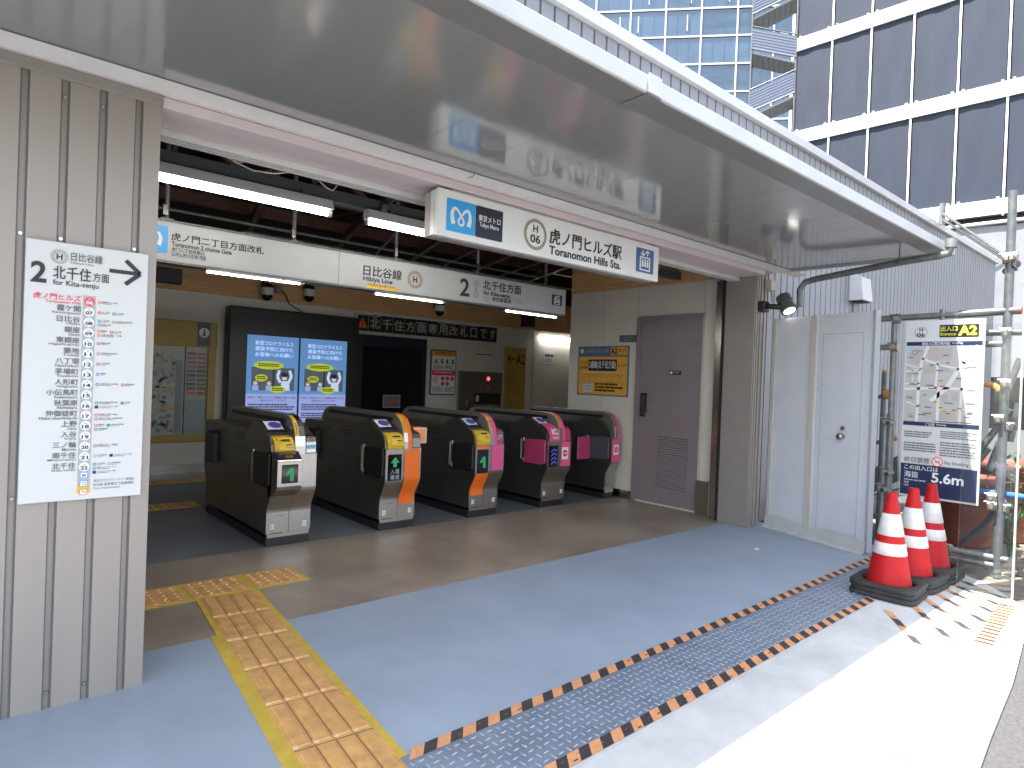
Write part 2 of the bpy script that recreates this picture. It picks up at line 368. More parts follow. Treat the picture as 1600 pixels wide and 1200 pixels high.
b = MB(); b.box((-4, FACE_Y-0.012, 2.534), (0.672, FACE_Y+0.33, 2.582), TRIM); b.build('head_flashing', SB, bevel=0.004)
b = MB(); b.box((-4, FACE_Y-0.004, 2.5825), (6.30, FACE_Y+0.30, 2.625), PINKISH); b.build('upper_flashing', SB)
b = MB(); b.prism([(-4, FACE_Y-0.0045, 2.592), (-4, FACE_Y-0.10, 2.616), (-4, FACE_Y-0.0045, 2.616)], (10.72, 0, 0), WTRIM); b.build('cove_trim', SB)
b = MB(); b.box((0.673, FACE_Y, 2.534), (6.06, FACE_Y+0.27, 2.581), PINKISH); b.build('lintel', SB, bevel=0.003)
b = MB()
for i, y in enumerate((3.425, 3.462, 3.50)): b.box((0.668, y, 2.50), (6.06, y+0.016, 2.56), WTRIM)
b.box((0.668, 3.52, 2.53), (6.06, 3.62, 2.62), GAP); b.build('shutter_track', SB)
b = MB(); b.box((0.6685, 3.42, 0), (0.712, 3.475, 0.33), STEEL); b.build('jamb_guard', SB, bevel=0.003)
b = MB(); b.tube([PY(743, 264, 3.03), PY(742.5, 271, 3.03), PY(738, 276, 3.03), PY(731, 278, 3.03)], .004, CABLE, 6); b.build('cable_stub', SB)
# column
b = MB(); b.box((6.06, 3.24, 0), (6.30, 3.57, 2.58), TRIM)
for x in (6.075, 6.115, 6.165, 6.235): b.box((x, 3.228, 0.0), (x+0.018, 3.2395, 2.575), CLAD)
col = b.build('column', SB, bevel=0.004)
b = MB(); b.box((6.085, 3.575, 0), (6.13, 3.62, 2.53), GAP); b.box((6.135, 3.60, 0), (6.16, 3.72, 2.53), STEEL); b.build('door_track', SB)
# canopy
b = MB(); b.box((-4, 1.78, 2.62), (6.40, 3.15, 2.64), SOFF)
sof = b.build('soffit', SB)
b = MB()
for k in range(26):
    x = -3.8+k*0.4; b.box((x, 1.79, 2.6192), (x+0.003, 3.14, 2.6197), SOFF)
b.build('soffit_seam', sof)
b = MB(); b.prism([(-4, 1.64, 2.60), (-4, 1.78, 2.60), (-4, 1.78, 2.645), (-4, 1.70, 2.645), (-4, 1.69, 2.672), (-4, 1.64, 2.672)], (10.42, 0, 0), GUTT)
gut = b.build('gutter', SB, bevel=0.004)
b = MB(); b.box((-4, 1.655, 2.5965), (6.41, 1.785, 2.5995), mat('gutter_painted_shade', (0.24, 0.24, 0.235), 0.32, 0.3, var=0.08, scale=3)); b.build('gutter_painted_shade', gut)  # added plate: shade under the gutter painted as a darker grey
b = MB(); b.box((2.12, 1.632, 2.598), (2.21, 1.638, 2.68), GUTT); b.box((2.12, 1.632, 2.590), (2.21, 1.80, 2.5955), MATS['gutter_painted_shade']); b.build('gutter_joint', gut, bevel=0.003)  # underside of the joint takes the same painted shade grey
b = MB(); b.box((6.4, 1.78, 2.60), (6.415, 3.15, 2.70), GUTT); b.build('canopy_end', SB)
b = MB(); b.prism([(-4, 1.72, 2.675), (-4, 3.30, 2.86), (-4, 3.30, 2.88), (-4, 1.72, 2.69)], (10.41, 0, 0), ROOFM); b.build('canopy_roof', SB)
# upper wall with its ribs and the white roof edge
uw = wall_clad('corrugated_wall', -4, 15.75, 0.0, 4.10, 3.32, 0.142, 0.022, 0.022, CORR, 2.90, SB, back=0.10)
# keep the opening clear: the wall below the canopy is only right of the column
bm = bmesh.new(); bm.from_mesh(uw.data)
bmesh.ops.bisect_plane(bm, geom=bm.verts[:]+bm.edges[:]+bm.faces[:], plane_co=(0, 0, 2.66), plane_no=(0, 0, 1))
bmesh.ops.bisect_plane(bm, geom=bm.verts[:]+bm.edges[:]+bm.faces[:], plane_co=(6.302, 0, 0), plane_no=(1, 0, 0))
bmesh.ops.delete(bm, geom=[f for f in bm.faces if f.calc_center_median().z < 2.66 and f.calc_center_median().x < 6.302], context='FACES')
bm.to_mesh(uw.data); bm.free()
b = MB(); b.prism([(-4, 3.27, 4.092), (-4, 3.27, 4.186), (-4, 3.6, 4.22), (-4, 3.6, 4.092)], (19.78, 0, 0), GUTT); b.build('roof_edge', SB, bevel=0.005)
b = MB(); b.face([(-4, 3.5, 4.18), (15.76, 3.5, 4.18), (15.76, 10, 5.0), (-4, 10, 5.0)], ROOFM); b.build('roof', SB)
b = MB(); b.box((15.66, 3.43, 0), (15.75, 10, 4.10), CORR); b.build('end_wall', SB)
v = PY(1336, 452, 3.3)
b = MB(); b.prism([(v.x-0.14, 3.32, v.z-0.16), (v.x-0.14, 3.14, v.z-0.16), (v.x-0.14, 3.17, v.z+0.13), (v.x-0.14, 3.32, v.z+0.2)], (0.30, 0, 0), GUTT); b.build('vent_hood', SB, bevel=0.006)
b = MB(); b.box((v.x-0.1, 3.16, v.z-0.175), (v.x+0.12, 3.30, v.z-0.161), GAP); b.box((v.x-0.02, 3.312, v.z-0.5), (v.x+0.02, 3.319, v.z-0.18), INKG); b.build('vent_drip', SB)
# interior walls
SWX = 6.25
b = MB(); b.box((SWX, 3.64, 0), (6.40, 5.96, 2.575), WPANEL)
sw = b.build('interior_wall', SB)
b = MB()
for y0 in (5.373, 4.838): b.box((SWX-0.003, y0-0.004, 2.21 if y0 < 5 else 0.1), (SWX-0.0005, y0+0.004, 2.573), SEAM)
b.build('wall_seam', sw)
b = MB(); b.box((SWX-0.004, 3.72, 2.577), (6.40, 5.962, 3.9), WOOD); b.build('wood_panel', SB)
b = MB(); b.box((SWX-0.012, 4.84, 0.0), (SWX-0.001, 5.958, 0.10), STEEL); b.build('baseboard', SB)
b = MB(); b.box((SWX-0.03, 3.72, 0), (SWX-0.001, 3.905, 2.575), WPANEL); b.build('door_jamb_panel', SB, bevel=0.003)
b = MB(); b.box((SWX-0.045, 3.775, 0), (SWX-0.0305, 3.93, 0.37), STEEL); b.box((SWX-0.045, 3.92, 0), (SWX-0.001, 3.93, 0.37), STEEL); b.build('corner_guard', SB, bevel=0.002)
# door in the side wall
b = MB(); b.box((SWX-0.02, 4.78, 0), (SWX-0.0006, 4.838, 2.215), DOORM); b.box((SWX-0.02, 3.932, 2.16), (SWX-0.0006, 4.78, 2.215), DOORM); df = b.build('door_frame', SB, bevel=0.003)
b = MB(); b.box((SWX-0.008, 3.945, 0.02), (SWX-0.0006, 4.776, 2.156), DOORM)
dr = b.build('door', SB)
b = MB(); b.box((SWX-0.03, 4.66, 1.07), (SWX-0.0085, 4.735, 1.30), BLACK); b.box((SWX-0.035, 4.665, 1.02), (SWX-0.0085, 4.73, 1.06), STEEL)
b.tube([(SWX-0.03, 4.70, 1.085), (SWX-0.07, 4.70, 1.085), (SWX-0.07, 4.60, 1.085)], 0.011, STEEL); b.box((SWX-0.032, 4.67, 1.1), (SWX-0.0305, 4.725, 1.28), STEELD)
b.build('handle', dr)
b = MB()
for k in range(22):
    z = 0.2+k*0.0277; b.prism([(SWX-0.0085, 4.07, z), (SWX-0.017, 4.07, z-0.006), (SWX-0.017, 4.07, z+0.002), (SWX-0.0085, 4.07, z+0.016)], (0, 0.415, 0), DOORM)
    b.box((SWX-0.0095, 4.07, z+0.016), (SWX-0.0086, 4.485, z+0.0215), GAP)
b.build('vent', dr)
b = MB(); f = Fr(b, (SWX-0.008, 0, 0), -Y1, Z1); f.rect(-4.355, 1.525, -4.195, 1.575, NAVYS, 0.002); f.disc(-4.328, 1.55, 0.018, WHITE, 0.003); f.bars(-4.30, 1.535, -4.21, 1.565, 2, LGREY, 0.003, seed=4); b.build('door_plate', dr)
b = MB(); f = Fr(b, (SWX-0.004, 0, 0), -Y1, Z1); b.box((SWX-0.012, 4.845, 1.915), (SWX-0.001, 5.105, 2.0), INKG); f.o.x = SWX-0.012
f.fit('駅員室', -5.03, 1.925, -4.92, 1.955, LGREY); f.fit('Station Office', -5.05, 1.963, -4.90, 1.985, LGREY); b.build('room_plate', SB)
# back wall, corridor, ceiling
BY = 9.2
b = MB(); b.box((-6, BY, 0), (11, BY+0.15, 4.3), WPANEL); bw = b.build('back_wall', SB)
b = MB()
for x in (4.755, 8.62): b.box((x-0.02, BY-0.006, 0), (x+0.012, BY-0.0005, 2.36), SEAM)
b.box((-6, BY-0.02, 2.388), (11, BY-0.008, 2.402), SEAM); b.build('wall_seam', bw)
b = MB(); b.box((-6, BY-0.02, 2.40), (11, BY-0.001, 2.95), WOOD); b.build('wood_panel', SB)
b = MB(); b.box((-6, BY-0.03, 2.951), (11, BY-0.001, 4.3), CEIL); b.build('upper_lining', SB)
b = MB(); b.box((-6, BY-0.012, 0), (4.7, BY-0.001, 0.12), STEEL); b.build('baseboard', SB)
b = MB(); b.box((-4.2, 3.48, 0), (-4.0, 9.2, 4.2), WPANEL); b.build('interior_wall', SB)
b = MB(); b.box((10.9, 5.96, 0), (11.05, 9.2, 4.2), WPANEL); b.box((6.40, 5.80, 0), (10.9, 5.955, 4.2), WPANEL); b.build('interior_wall', SB)
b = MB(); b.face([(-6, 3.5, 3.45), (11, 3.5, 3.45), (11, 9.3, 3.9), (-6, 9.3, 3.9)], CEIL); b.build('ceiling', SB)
for k in range(10):
    x = 0.2+k*0.95; b = MB(); b.obox((x, 3.7, 3.28), (x, 9.15, 3.74), 0.09, 0.17, BROWNB); b.build('roof_beam', SB)
for y, z in ((5.9, 3.05), (7.6, 3.2)):
    b = MB(); b.box((-4, y, z), (10.9, y+0.1, z+0.12), BROWNB)
    for k in range(9):
        x = -0.5+k*1.25; b.obox((x, y+0.05, z+0.06), (x+0.62, y+0.05, z+0.5), 0.045, 0.045, BROWNB); b.obox((x+0.62, y+0.05, z+0.5), (x+1.24, y+0.05, z+0.06), 0.045, 0.045, BROWNB)
    b.build('roof_truss', SB)
for k in range(7):
    x = -.4+k*1.15; b = MB(); b.obox((x, 4.6, 3.30), (x+1.0, 8.9, 3.05), 0.06, 0.09, BROWNB); b.build('roof_brace', SB)
for y, z, x0, x1 in ((6.6, 2.86, 0, 6.2), (7.3, 2.92, 2.4, 9), (8.3, 2.95, 1, 8.5)):
    b = MB(); b.tube([(x0, y, z), (x1, y, z)], 0.016, GALVD, 8); b.build('conduit', SB)
b = MB()
for k in range(5): b.tube([(3.2+k*0.55, 5.3, 2.82+0.02*k), (4.6+k*0.5, 8.8, 2.95)], 0.014, GALVD, 8)
b.build('conduit', SB)
# steel channel that carries the strip lights
b = MB(); b.box((-1, 4.22, 2.60), (6.2, 4.30, 2.68), CHANN); ch = b.build('light_channel', SB)
for x in (0.98, 1.86, 2.44, 3.5, 4.8):
    b = MB(); b.tube([(x, 4.26, 2.66), (x, 4.26, 3.5)], 0.006, GALV, 6); b.lathe([(0.02, 0), (0.02, 0.05)], (x, 4.26, 2.69), GALV, 8); b.build('channel_hanger', ch)
# rainwater pipe across the canopy end
dp = [PX(1250, 470, 6.2), PX(1250, 452, 6.2), PX(1258, 441, 6.2), PX(1275, 436, 6.2), PX(1405, 410, 6.05), PX(1465, 400, 6.0), PX(1482, 396, 6.0), PX(1486, 385, 6.0)]
dp[0] = dp[0]-Z1*0.06
b = MB(); b.tube(dp, 0.03, GALVD, 12); b.tube([dp[-1]-Z1*0.01, dp[-1]+Z1*0.06], 0.045, GALVD, 12); dpo = b.build('drainpipe', SB)
b = MB(); p = PX(1405, 410, 6.05); b.tube([p+Z1*0.03, (p.x, p.y, 2.62)], 0.006, GALV, 6); b.lathe([(0.035, -0.012), (0.035, 0.012)], p, GALV, 12); b.build('pipe_bracket', dpo)

# ------------------------------------------------------------------ writing helpers
def metro_mark(f, cu, cv, h, m, l=0.003):                      # the looped M ribbon
    half = [(-0.36, -0.40), (-0.43, -0.10), (-0.42, 0.18), (-0.32, 0.36), (-0.18, 0.30), (-0.06, 0.12), (0.06, -0.06), (0.13, -0.22), (0.10, -0.36), (0, -0.41)]
    wd = [0.20, 0.17, 0.14, 0.12, 0.10, 0.09, 0.085, 0.085, 0.085, 0.085]
    for sgn in (1, -1):
        pts = [(cu+a*h*sgn, cv+c*h*0.8) for a, c in half]
        fine = []; fw = []
        for i in range(len(pts)-1):
            p0, p1, p2, p3 = pts[max(i-1, 0)], pts[i], pts[i+1], pts[min(i+2, len(pts)-1)]
            for k in range(4):
                t = k/4
                fine.append(tuple(0.5*(2*p1[q]+(p2[q]-p0[q])*t+(2*p0[q]-5*p1[q]+4*p2[q]-p3[q])*t*t+(3*p1[q]-p0[q]-3*p2[q]+p3[q])*t**3) for q in (0, 1)))
                fw.append((wd[i]*(1-t)+wd[i+1]*t)*h)
        fine.append(pts[-1]); fw.append(wd[-1]*h); f.ribbon(fine, fw, m, l+(0.0003 if sgn < 0 else 0))
def lift_icon(f, u0, v0, u1, v1, bg_m):
    f.rrect(u0, v0, u1, v1, 0.006, bg_m, 0.002); w_, h_ = u1-u0, v1-v0
    q = lambda a, c: (u0+a*w_, v0+c*h_)
    f.rect(*q(.20, .08), *q(.80, .66), WHITE, 0.003); f.rect(*q(.27, .14), *q(.73, .60), bg_m, 0.004)
    for k in (.36, .5, .64):
        f.disc(*q(k, .51), 0.045*w_, WHITE, 0.005, n=10); f.rect(*q(k-.05, .24), *q(k+.05, .46), WHITE, 0.005)
    for cx, s_ in ((.37, -1), (.63, 1)):
        f.rect(*q(cx-.03, .70), *q(cx+.03, .93), WHITE, 0.003); y = .93 if s_ > 0 else .70
        f.line([q(cx-.13, y-s_*.10), q(cx, y), q(cx+.13, y-s_*.10)], 0.05*w_, WHITE, 0.0035)
def pxrect(P, x0, y0, x1, y1, ax):                             # pixel corners -> (u0, v0, u1, v1) in the plane
    a = P(x0, y0); c = P(x1, y1)
    return (a.x, c.z, c.x, a.z) if ax == 'x' else (-a.y, c.z, -c.y, a.z)
def no_entry(f, cu, cv, r, l=0.004):
    f.rrect(cu-r*1.35, cv-r*1.75, cu+r*1.35, cv+r*1.75, r*.15, WHITE, l); f.disc(cu, cv, r, RED, l+.001); f.rect(cu-r*.7, cv-r*.18, cu+r*.7, cv+r*.18, WHITE, l+.002)
def no_smoking(f, cu, cv, r, l=0.003):
    f.disc(cu, cv, r*0.86, WHITE, l-.0005); f.rect(cu-r*.5, cv-r*.12, cu+r*.5, cv+r*.06, INK, l); f.line([(cu+r*.2, cv+r*.15), (cu+r*.4, cv+r*.4)], r*.1, INK, l)
    f.ring(cu, cv, r*.82, r, REDP, l+.001); f.line([(cu-r*.6, cv+r*.6), (cu+r*.6, cv-r*.6)], r*.17, REDP, l+.001)
def warn_tri(f, cu, cv, h, m, l=0.003):
    f.poly([(cu-h*.58, cv-h*.5), (cu+h*.58, cv-h*.5), (cu, cv+h*.5)], m, l); f.rect(cu-h*.05, cv-h*.18, cu+h*.05, cv+h*.2, INK, l+.001); f.disc(cu, cv-h*.32, h*.06, INK, l+.001, n=10)

# ------------------------------------------------------------------ station name sign over the opening
sx0, sx1, sz0, sz1, sy = 2.13, 4.293, 2.236, 2.516, 3.14
T = thing('station_sign', 'long white illuminated box sign over the station entrance with a sky blue square', 'sign', (3.2, sy, sz0))
b = MB(); b.box((sx0, sy, sz0), (sx1, sy+0.03, sz1), PANELW); b.build('sign_face', T, bevel=0.004)
b = MB(); b.box((sx0+0.003, sy+0.031, sz0+0.006), (sx1-0.003, sy+0.085, sz1-0.004), GUTT)
b.box((sx0+0.008, sy+0.086, sz0+0.003), (sx1-0.008, sy+0.15, sz1-0.008), TRIM); b.build('sign_case', T, bevel=0.003)
b = MB(); b.box((sx0+0.12, sy+0.03, sz1-0.002), (sx1-0.1, sy+0.12, 2.538), WTRIM); b.build('mounting_bar', T)
P_ = lambda x, y: PY(x, y, sy)
b = MB(); f = Fr(b, (0, sy, 0), X1, Z1); f.rrect(*pxrect(P_, 698.3, 308.3, 741.5, 369.3, 'x'), 0.008, SKYB); r = pxrect(P_, 698.3, 308.3, 741.5, 369.3, 'x'); metro_mark(f, (r[0]+r[2])/2, (r[1]+r[3])/2, 0.155, WHITE); b.build('logo', T)
b = MB(); f = Fr(b, (0, sy, 0), X1, Z1); f.rrect(*pxrect(P_, 743.8, 320.3, 784.2, 379, 'x'), 0.008, NAVYS); b.build('name_plate', T)
b = MB(); f = Fr(b, (0, sy, 0), X1, Z1); c = P_(836.5, 366.5); f.ring(c.x, c.z, 0.082, 0.104, BEIGE); b.build('line_symbol', T)
b = MB(); f = Fr(b, (0, sy, 0), X1, Z1)
r = pxrect(P_, 994.5, 385.5, 1020, 429.5, 'x'); lift_icon(f, *r, BLUEP); b.build('lift_symbol', T)
f.sep = T
r = pxrect(P_, 743.8, 320.3, 784.2, 379, 'x'); cu = (r[0]+r[2])/2; cv = (r[1]+r[3])/2
f.fit('東京メトロ', cu-.088, cv+.005, cu+.088, cv+.045, WHITE, 0.025); f.fit('Tokyo Metro', cu-.078, cv-.038, cu+.078, cv-.002, WHITE, 0.015)
f.fit('H', c.x-.024, c.z+.014, c.x+.02, c.z+.062, INK, 0.02); f.fit('06', c.x-.047, c.z-.058, c.x+.045, c.z-.002, INK, 0.02)
a0, a1 = P_(859, 361).x, P_(970.5, 400).x; zt, zb = P_(859, 356).z, P_(859, 380.5).z
f.fit('虎ノ門ヒルズ駅', a0, zb+.002, a1, zt, INK, 0.025); f.fit('Toranomon Hills Sta.', a0, zb-.072, a1-.002, zb-.012, INK, 0.025)

# ------------------------------------------------------------------ direction sign above the gates
gy = 5.0; gz0, gz1, gx0, gx1 = 2.143, 2.418, 0.55, 5.149
T = thing('gate_sign', 'long pale hanging sign above the ticket gates pointing to the Hibiya Line', 'sign', (2.8, gy, gz0))
b = MB(); b.box((gx0, gy, gz0), (gx1, gy+0.11, gz1), PANELG); b.build('sign_face', T, bevel=0.004)
b = MB(); b.box((gx0-.004, gy-0.006, gz1+.0005), (gx1+.004, gy+0.116, gz1+0.014), GALV); b.box((gx0-.004, gy-0.006, gz0-0.014), (gx1+.004, gy+0.116, gz0-.0005), GALV); b.box((2.42, gy-.002, gz0), (2.424, gy-.0005, gz1), INKG); b.build('sign_frame', T)
for px in (261, 462, 623, 752, 859):
    x = PY(px, 400, gy).x; b = MB(); b.tube([(x, gy+.05, gz1+.014), (x, gy+.05, 3.5)], 0.017, GALV, 10); b.box((x-.04, gy+.02, gz1+.014), (x+.04, gy+.08, gz1+.03), GALV)
    b.box((x-.03, gy+.015, gz1+.05), (x+.0, gy+.03, gz1+.12), STEEL); b.build('hanger_rod', T)
P_ = lambda x, y: PY(x, y, gy)
b = MB(); f = Fr(b, (0, gy, 0), X1, Z1)
bu1 = P_(262, 380).x; f.rrect(bu1-.215, 2.195, bu1, 2.385, 0.008, SKYB); metro_mark(f, bu1-.1075, 2.29, 0.14, WHITE); b.build('logo', T)
b = MB(); f = Fr(b, (0, gy, 0), X1, Z1)
c = P_(648.5, 437); f.ring(c.x, c.z, 0.052, 0.082, BEIGE); b.build('line_symbol', T)
b = MB(); f = Fr(b, (0, gy, 0), X1, Z1)
a = P_(744, 443.5); d = P_(743.5, 461)
for q in (a, d): f.ring(q.x, q.z, 0.026, 0.032, INKG)
f.rect(a.x-.006, d.z+.035, a.x+.006, a.z-.036, INKG); b.build('station_numbers', T); b = MB(); f = Fr(b, (0, gy, 0), X1, Z1); r = pxrect(P_, 573, 443.5, 620, 449.5, 'x'); zy = P_(573, 441).z; f.rect(r[0], zy-.042, r[2]+.01, zy-.008, YEL); b.build('yellow_strip', T)
b = MB(); f = Fr(b, (0, gy, 0), X1, Z1)
r = pxrect(P_, 862.5, 459.5, 877.5, 478.5, 'x'); lift_icon(f, r[0], r[1], r[2], r[3], NAVY); b.build('lift_symbol', T)
b = MB(); f = Fr(b, (0, gy, 0), X1, Z1)
e = P_(758, 466); f.rrect(e.x-.03, e.z-.03, e.x+.0, e.z+.01, .006, BLU2); f.rrect(e.x-.025, e.z-.025, e.x-.005, e.z+.005, .005, PANELG, .003); f.rrect(e.x+.01, e.z-.034, e.x+.04, e.z+.006, .006, SALM); f.rrect(e.x+.015, e.z-.029, e.x+.035, e.z+.001, .005, PANELG, .003); b.build('through_train_symbol', T)
f.sep = T
def pfit(t, x0, y0, x1, y1, m=INK, bold=0.0, **k):             # box: left end top/bottom, right end only for x
    a = P_(x0, y0); c = P_(x0, y1); f.fit(t, a.x, c.z, P_(x1, y0).x, a.z, m, bold, **k)
pfit('虎ノ門二丁目方面改札', 268, 363, 413, 375.5, bold=.028); pfit('Toranomon 2 chome Gate', 268, 377, 362.5, 384.5, bold=.03)
pfit('虎门二丁目检票口', 268, 386, 319, 392, INK, .02); pfit('도라노몬니초메 개찰', 268, 393.5, 322, 400, INK, .02)
pfit('日比谷線', 568, 413.5, 628, 429.5, bold=.028); pfit('Hibiya Line', 567.5, 431, 613.5, 440, bold=.03); pfit('中目黒方面は乗れません', 574, 441.7, 620, 446.2, INK)
f.fit('H', c_ := P_(648.5, 437).x-.023, P_(648.5, 437).z-.03, c_+.046, P_(648.5, 437).z+.03, INK, .03)
pfit('2', 719, 434, 734, 462, bold=.02); f.fit('06', a.x-.016, a.z-.012, a.x+.016, a.z+.010, INKG); f.fit('22', d.x-.016, d.z-.012, d.x+.016, d.z+.010, INKG)
pfit('北千住方面', 755, 437, 814.5, 451.5, bold=.028); pfit('for Kita-senju', 755, 453.5, 797, 462, bold=.03); pfit('東武線直通', 769, 463.5, 798.5, 470.5, INK, .02); pfit('Thru to', 801, 466.5, 814, 469, INKG); pfit('Tobu Line', 801, 470.5, 817, 473, INKG)


# ------------------------------------------------------------------ station list on the pillar
ly = FACE_Y-0.024
T = thing('station_list_sign', 'tall white board listing seventeen stations on the grey pillar', 'sign', (0.42, ly, 0.84))
lx0, lx1, lz0, lz1 = 0.211, 0.633, 0.842, 1.880
b = MB(); b.box((lx0, ly, lz0), (lx1, FACE_Y-0.0005, lz1), mat('list_white', (.66, .655, .645), .4)); b.build('panel', T, bevel=0.002)
P_ = lambda x, y: PY(x, y, ly)
U = lambda t: lx0+t*(lx1-lx0)
b = MB(); b2 = MB(); f = Fr(b, (0, ly, 0), X1, Z1); g = Fr(b2, (0, ly, 0), X1, Z1)
z3 = lambda y: 80+y/3
f.ring(U(.255), 1.822, .017, .0295, LGREY); g.fit('H', U(.255)-.010, 1.811, U(.255)+.010, 1.833, INK, .03)
g.fit('日比谷線', U(.345), 1.812, U(.60), 1.846, INKG, .012); g.fit('Hibiya Line', U(.345), 1.797, U(.53), 1.809, INKG)
g.fit('2', U(.04), 1.712, U(.16), 1.795, INK, .025)
g.fit('北千住', U(.21), 1.734, U(.51), 1.786, INK, .012); g.fit('方面', U(.525), 1.737, U(.66), 1.774, INK, .008); g.fit('for Kita-senju', U(.21), 1.703, U(.575), 1.730, INK, .008)
f.rect(U(.66), 1.783, U(.90), 1.799, INK); f.line([(U(.80), 1.841), (U(.93), 1.791), (U(.80), 1.741)], .017, INK, .0025)
ST = [('虎ノ門ヒルズ', 'Toranomon Hills'), ('霞ケ関', 'Kasumigaseki'), ('日比谷', 'Hibiya'), ('銀座', 'Ginza'), ('東銀座', 'Higashi-ginza'), ('築地', 'Tsukiji'), ('八丁堀', 'Hatchobori'), ('茅場町', 'Kayabacho'), ('人形町', 'Ningyocho'), ('小伝馬町', 'Kodemmacho'), ('秋葉原', 'Akihabara'), ('仲御徒町', 'Naka-okachimachi'), ('上野', 'Ueno'), ('入谷', 'Iriya'), ('三ノ輪', 'Minowa'), ('南千住', 'Minami-senju'), ('北千住', 'Kita-senju')]
TR = [[(ORANGE, '銀座線 虎ノ門駅')], [(RED, '丸ノ内線'), (GREENP, '千代田線')], [(GREENP, '千代田線'), (TAN, '有楽町線 有楽町駅'), (BLU2, '都営三田線')], [(ORANGE, '銀座線'), (RED, '丸ノ内線'), (TAN, '有楽町線 銀座一丁目駅')], [(ROSE, '都営浅草線')], [(TAN, '有楽町線 新富町駅')], [(ROSE, 'JR京葉線')], [(BLU2, '東西線')], [(PURPP, '半蔵門線 水天宮前駅'), (ROSE, '都営浅草線')], [], [(GREENP, '都営新宿線 岩本町駅'), (GREENP, 'JR線'), (NAVY, 'つくばエクスプレス線')], [(ORANGE, '銀座線 上野広小路駅'), (ROSE, '都営大江戸線 上野御徒町駅')], [(ORANGE, '銀座線'), (GREENP, 'JR線 新幹線'), (BLU2, '京成電鉄線')], [], [(ROSE, '都電荒川線 三ノ輪橋駅')], [(LGREY, 'JR常磐線'), (NAVY, 'つくばエクスプレス線')], [(GREENP, '千代田線'), (LGREY, 'JR常磐線'), (BLU2, '東武スカイツリーライン'), (NAVY, 'つくばエクスプレス線')]]
zf = 1.654; pitch = (1.654-.977)/16; uc = U(.505)
f.rect(uc-.022, zf-16*pitch-.064, uc+.022, zf+.024, LGREY, .0015); f.rect(uc-.022, zf-16*pitch-.108, uc+.022, zf-16*pitch-.066, TACTY, .0012)
for i, (jp, en) in enumerate(ST):
    z = zf-i*pitch; m = REDP if i == 0 else INKG
    wd = .026*len(jp); g.fit(jp, uc-.03-wd, z-.004, uc-.03, z+.020, m, .012); we = min(.0078*len(en), .17); g.fit(en, uc-.03-we, z-.0165, uc-.03, z-.0055, m, .01)
    f.disc(uc, z, .0185, REDP if i == 0 else WHITE, .002); g.fit('H', uc-.0035, z+.006, uc+.0035, z+.0125, WHITE if i == 0 else INKG); g.fit('%02d' % (6+i), uc-.0125, z-.0115, uc+.0125, z+.003, WHITE if i == 0 else INK, .03)
    x = uc+.036; yy = z if len(TR[i]) < 3 or sum(len(t) for _, t in TR[i]) < 18 else z+.008
    for k, (mm, t) in enumerate(TR[i]):
        need = .012+.0068*len(t)+.012
        if x+need > lx1-.003: x = uc+.036; yy -= .0165
        (f.rect(x-.006, yy-.006, x+.006, yy+.006, mm) if mm in (NAVY, GREENP) and 'J' in t or 'つ' in t else f.ring(x, yy, .0035, .0065, mm, n=12)); g.fit(t, x+.009, yy-.0005, x+.009+.0066*len(t), yy+.0062, INK); g.bars(x+.009, yy-.006, x+.009+.004*len(t), yy-.0025, 1, INKG, ragged=False, seed=i*9+k); x += need
z = zf-16*pitch
for k, (t, mm) in enumerate((('', BLU2), ('TS', BLU2), ('TN', ORANGE))):
    zz = z-.034-k*.0345; f.rrect(uc-.014, zz-.0125, uc+.014, zz+.0125, .004, mm, .002); f.rrect(uc-.0115, zz-.010, uc+.0115, zz+.010, .003, WHITE, .0025)
    if t: g.fit(t, uc-.008, zz-.006, uc+.008, zz+.006, mm, .01, l=.0035)
    else: f.rect(uc-.007, zz-.006, uc+.007, zz+.004, BLU2, .003)
g.fit('東武スカイツリーライン線経由', uc+.034, z-.066, uc+.18, z-.054, INKG); g.fit('日光線 南栗橋まで直通運転', uc+.034, z-.083, uc+.18, z-.071, INKG); g.fit('Thru to Minami-kurihashi', uc+.034, z-.096, uc+.13, z-.088, INKG)
b.build('line_diagram', T); b2.build('lettering', T)

# ------------------------------------------------------------------ strip lights
def strip_light(x0, x1, y, z, label, mount, rt=0.015, house=True):
    t = thing('fluorescent_light', label, 'light', ((x0+x1)/2, y, z), 'fluorescent tube lights')
    b = MB()
    if house: b.prism([(x0, y-.05, z+.028), (x0, y-.015, z+.10), (x0, y+.05, z+.10), (x0, y+.05, z+.028)], (x1-x0, 0, 0), WHITE)
    else: b.box((x0-.02, y-.012, z+rt+.001), (x1+.02, y+.02, z+rt+.025), GUTT)
    b.build('housing', t, bevel=.003)
    b = MB(); b.tube([(x0+.012, y, z), (x1-.03 if house else x1, y, z)], rt, TUBE, 10); b.build('tube', t)
    b = MB(); e = .02 if house else .0
    for x in ((x0, x0+.012), (x1-.03, x1)): b.box((x[0], y-rt-.003, z-rt-.002), (x[1], y+rt+.003, z+.0275 if house else z+rt), WTRIM)
    b.build('lamp_holder', t)
    if mount:
        b = MB()
        for x in (x0+.2, x1-.2): b.box((x-.015, y-.01, z+.101), (x+.015, y+.06, mount), CHANN)
        b.build('bracket', t)
    return t
strip_light(0.66, 1.965, 4.20, 2.495, 'large fluorescent strip light on the ceiling channel running out past the grey pillar', 2.62, .0125)
strip_light(2.235, 3.54, 4.20, 2.495, 'large fluorescent strip light half hidden by the white station name sign', 2.62, .0125)
strip_light(PY(322, 421, 5.14).x, PY(476, 441, 5.14).x, 5.17, 2.128, 'thin light tube under the hanging gate sign, nearest the pillar', None, .007, False)
strip_light(PY(587, 455, 5.14).x, PY(697, 470, 5.14).x, 5.17, 2.128, 'thin light tube under the middle of the hanging gate sign', None, .007, False)
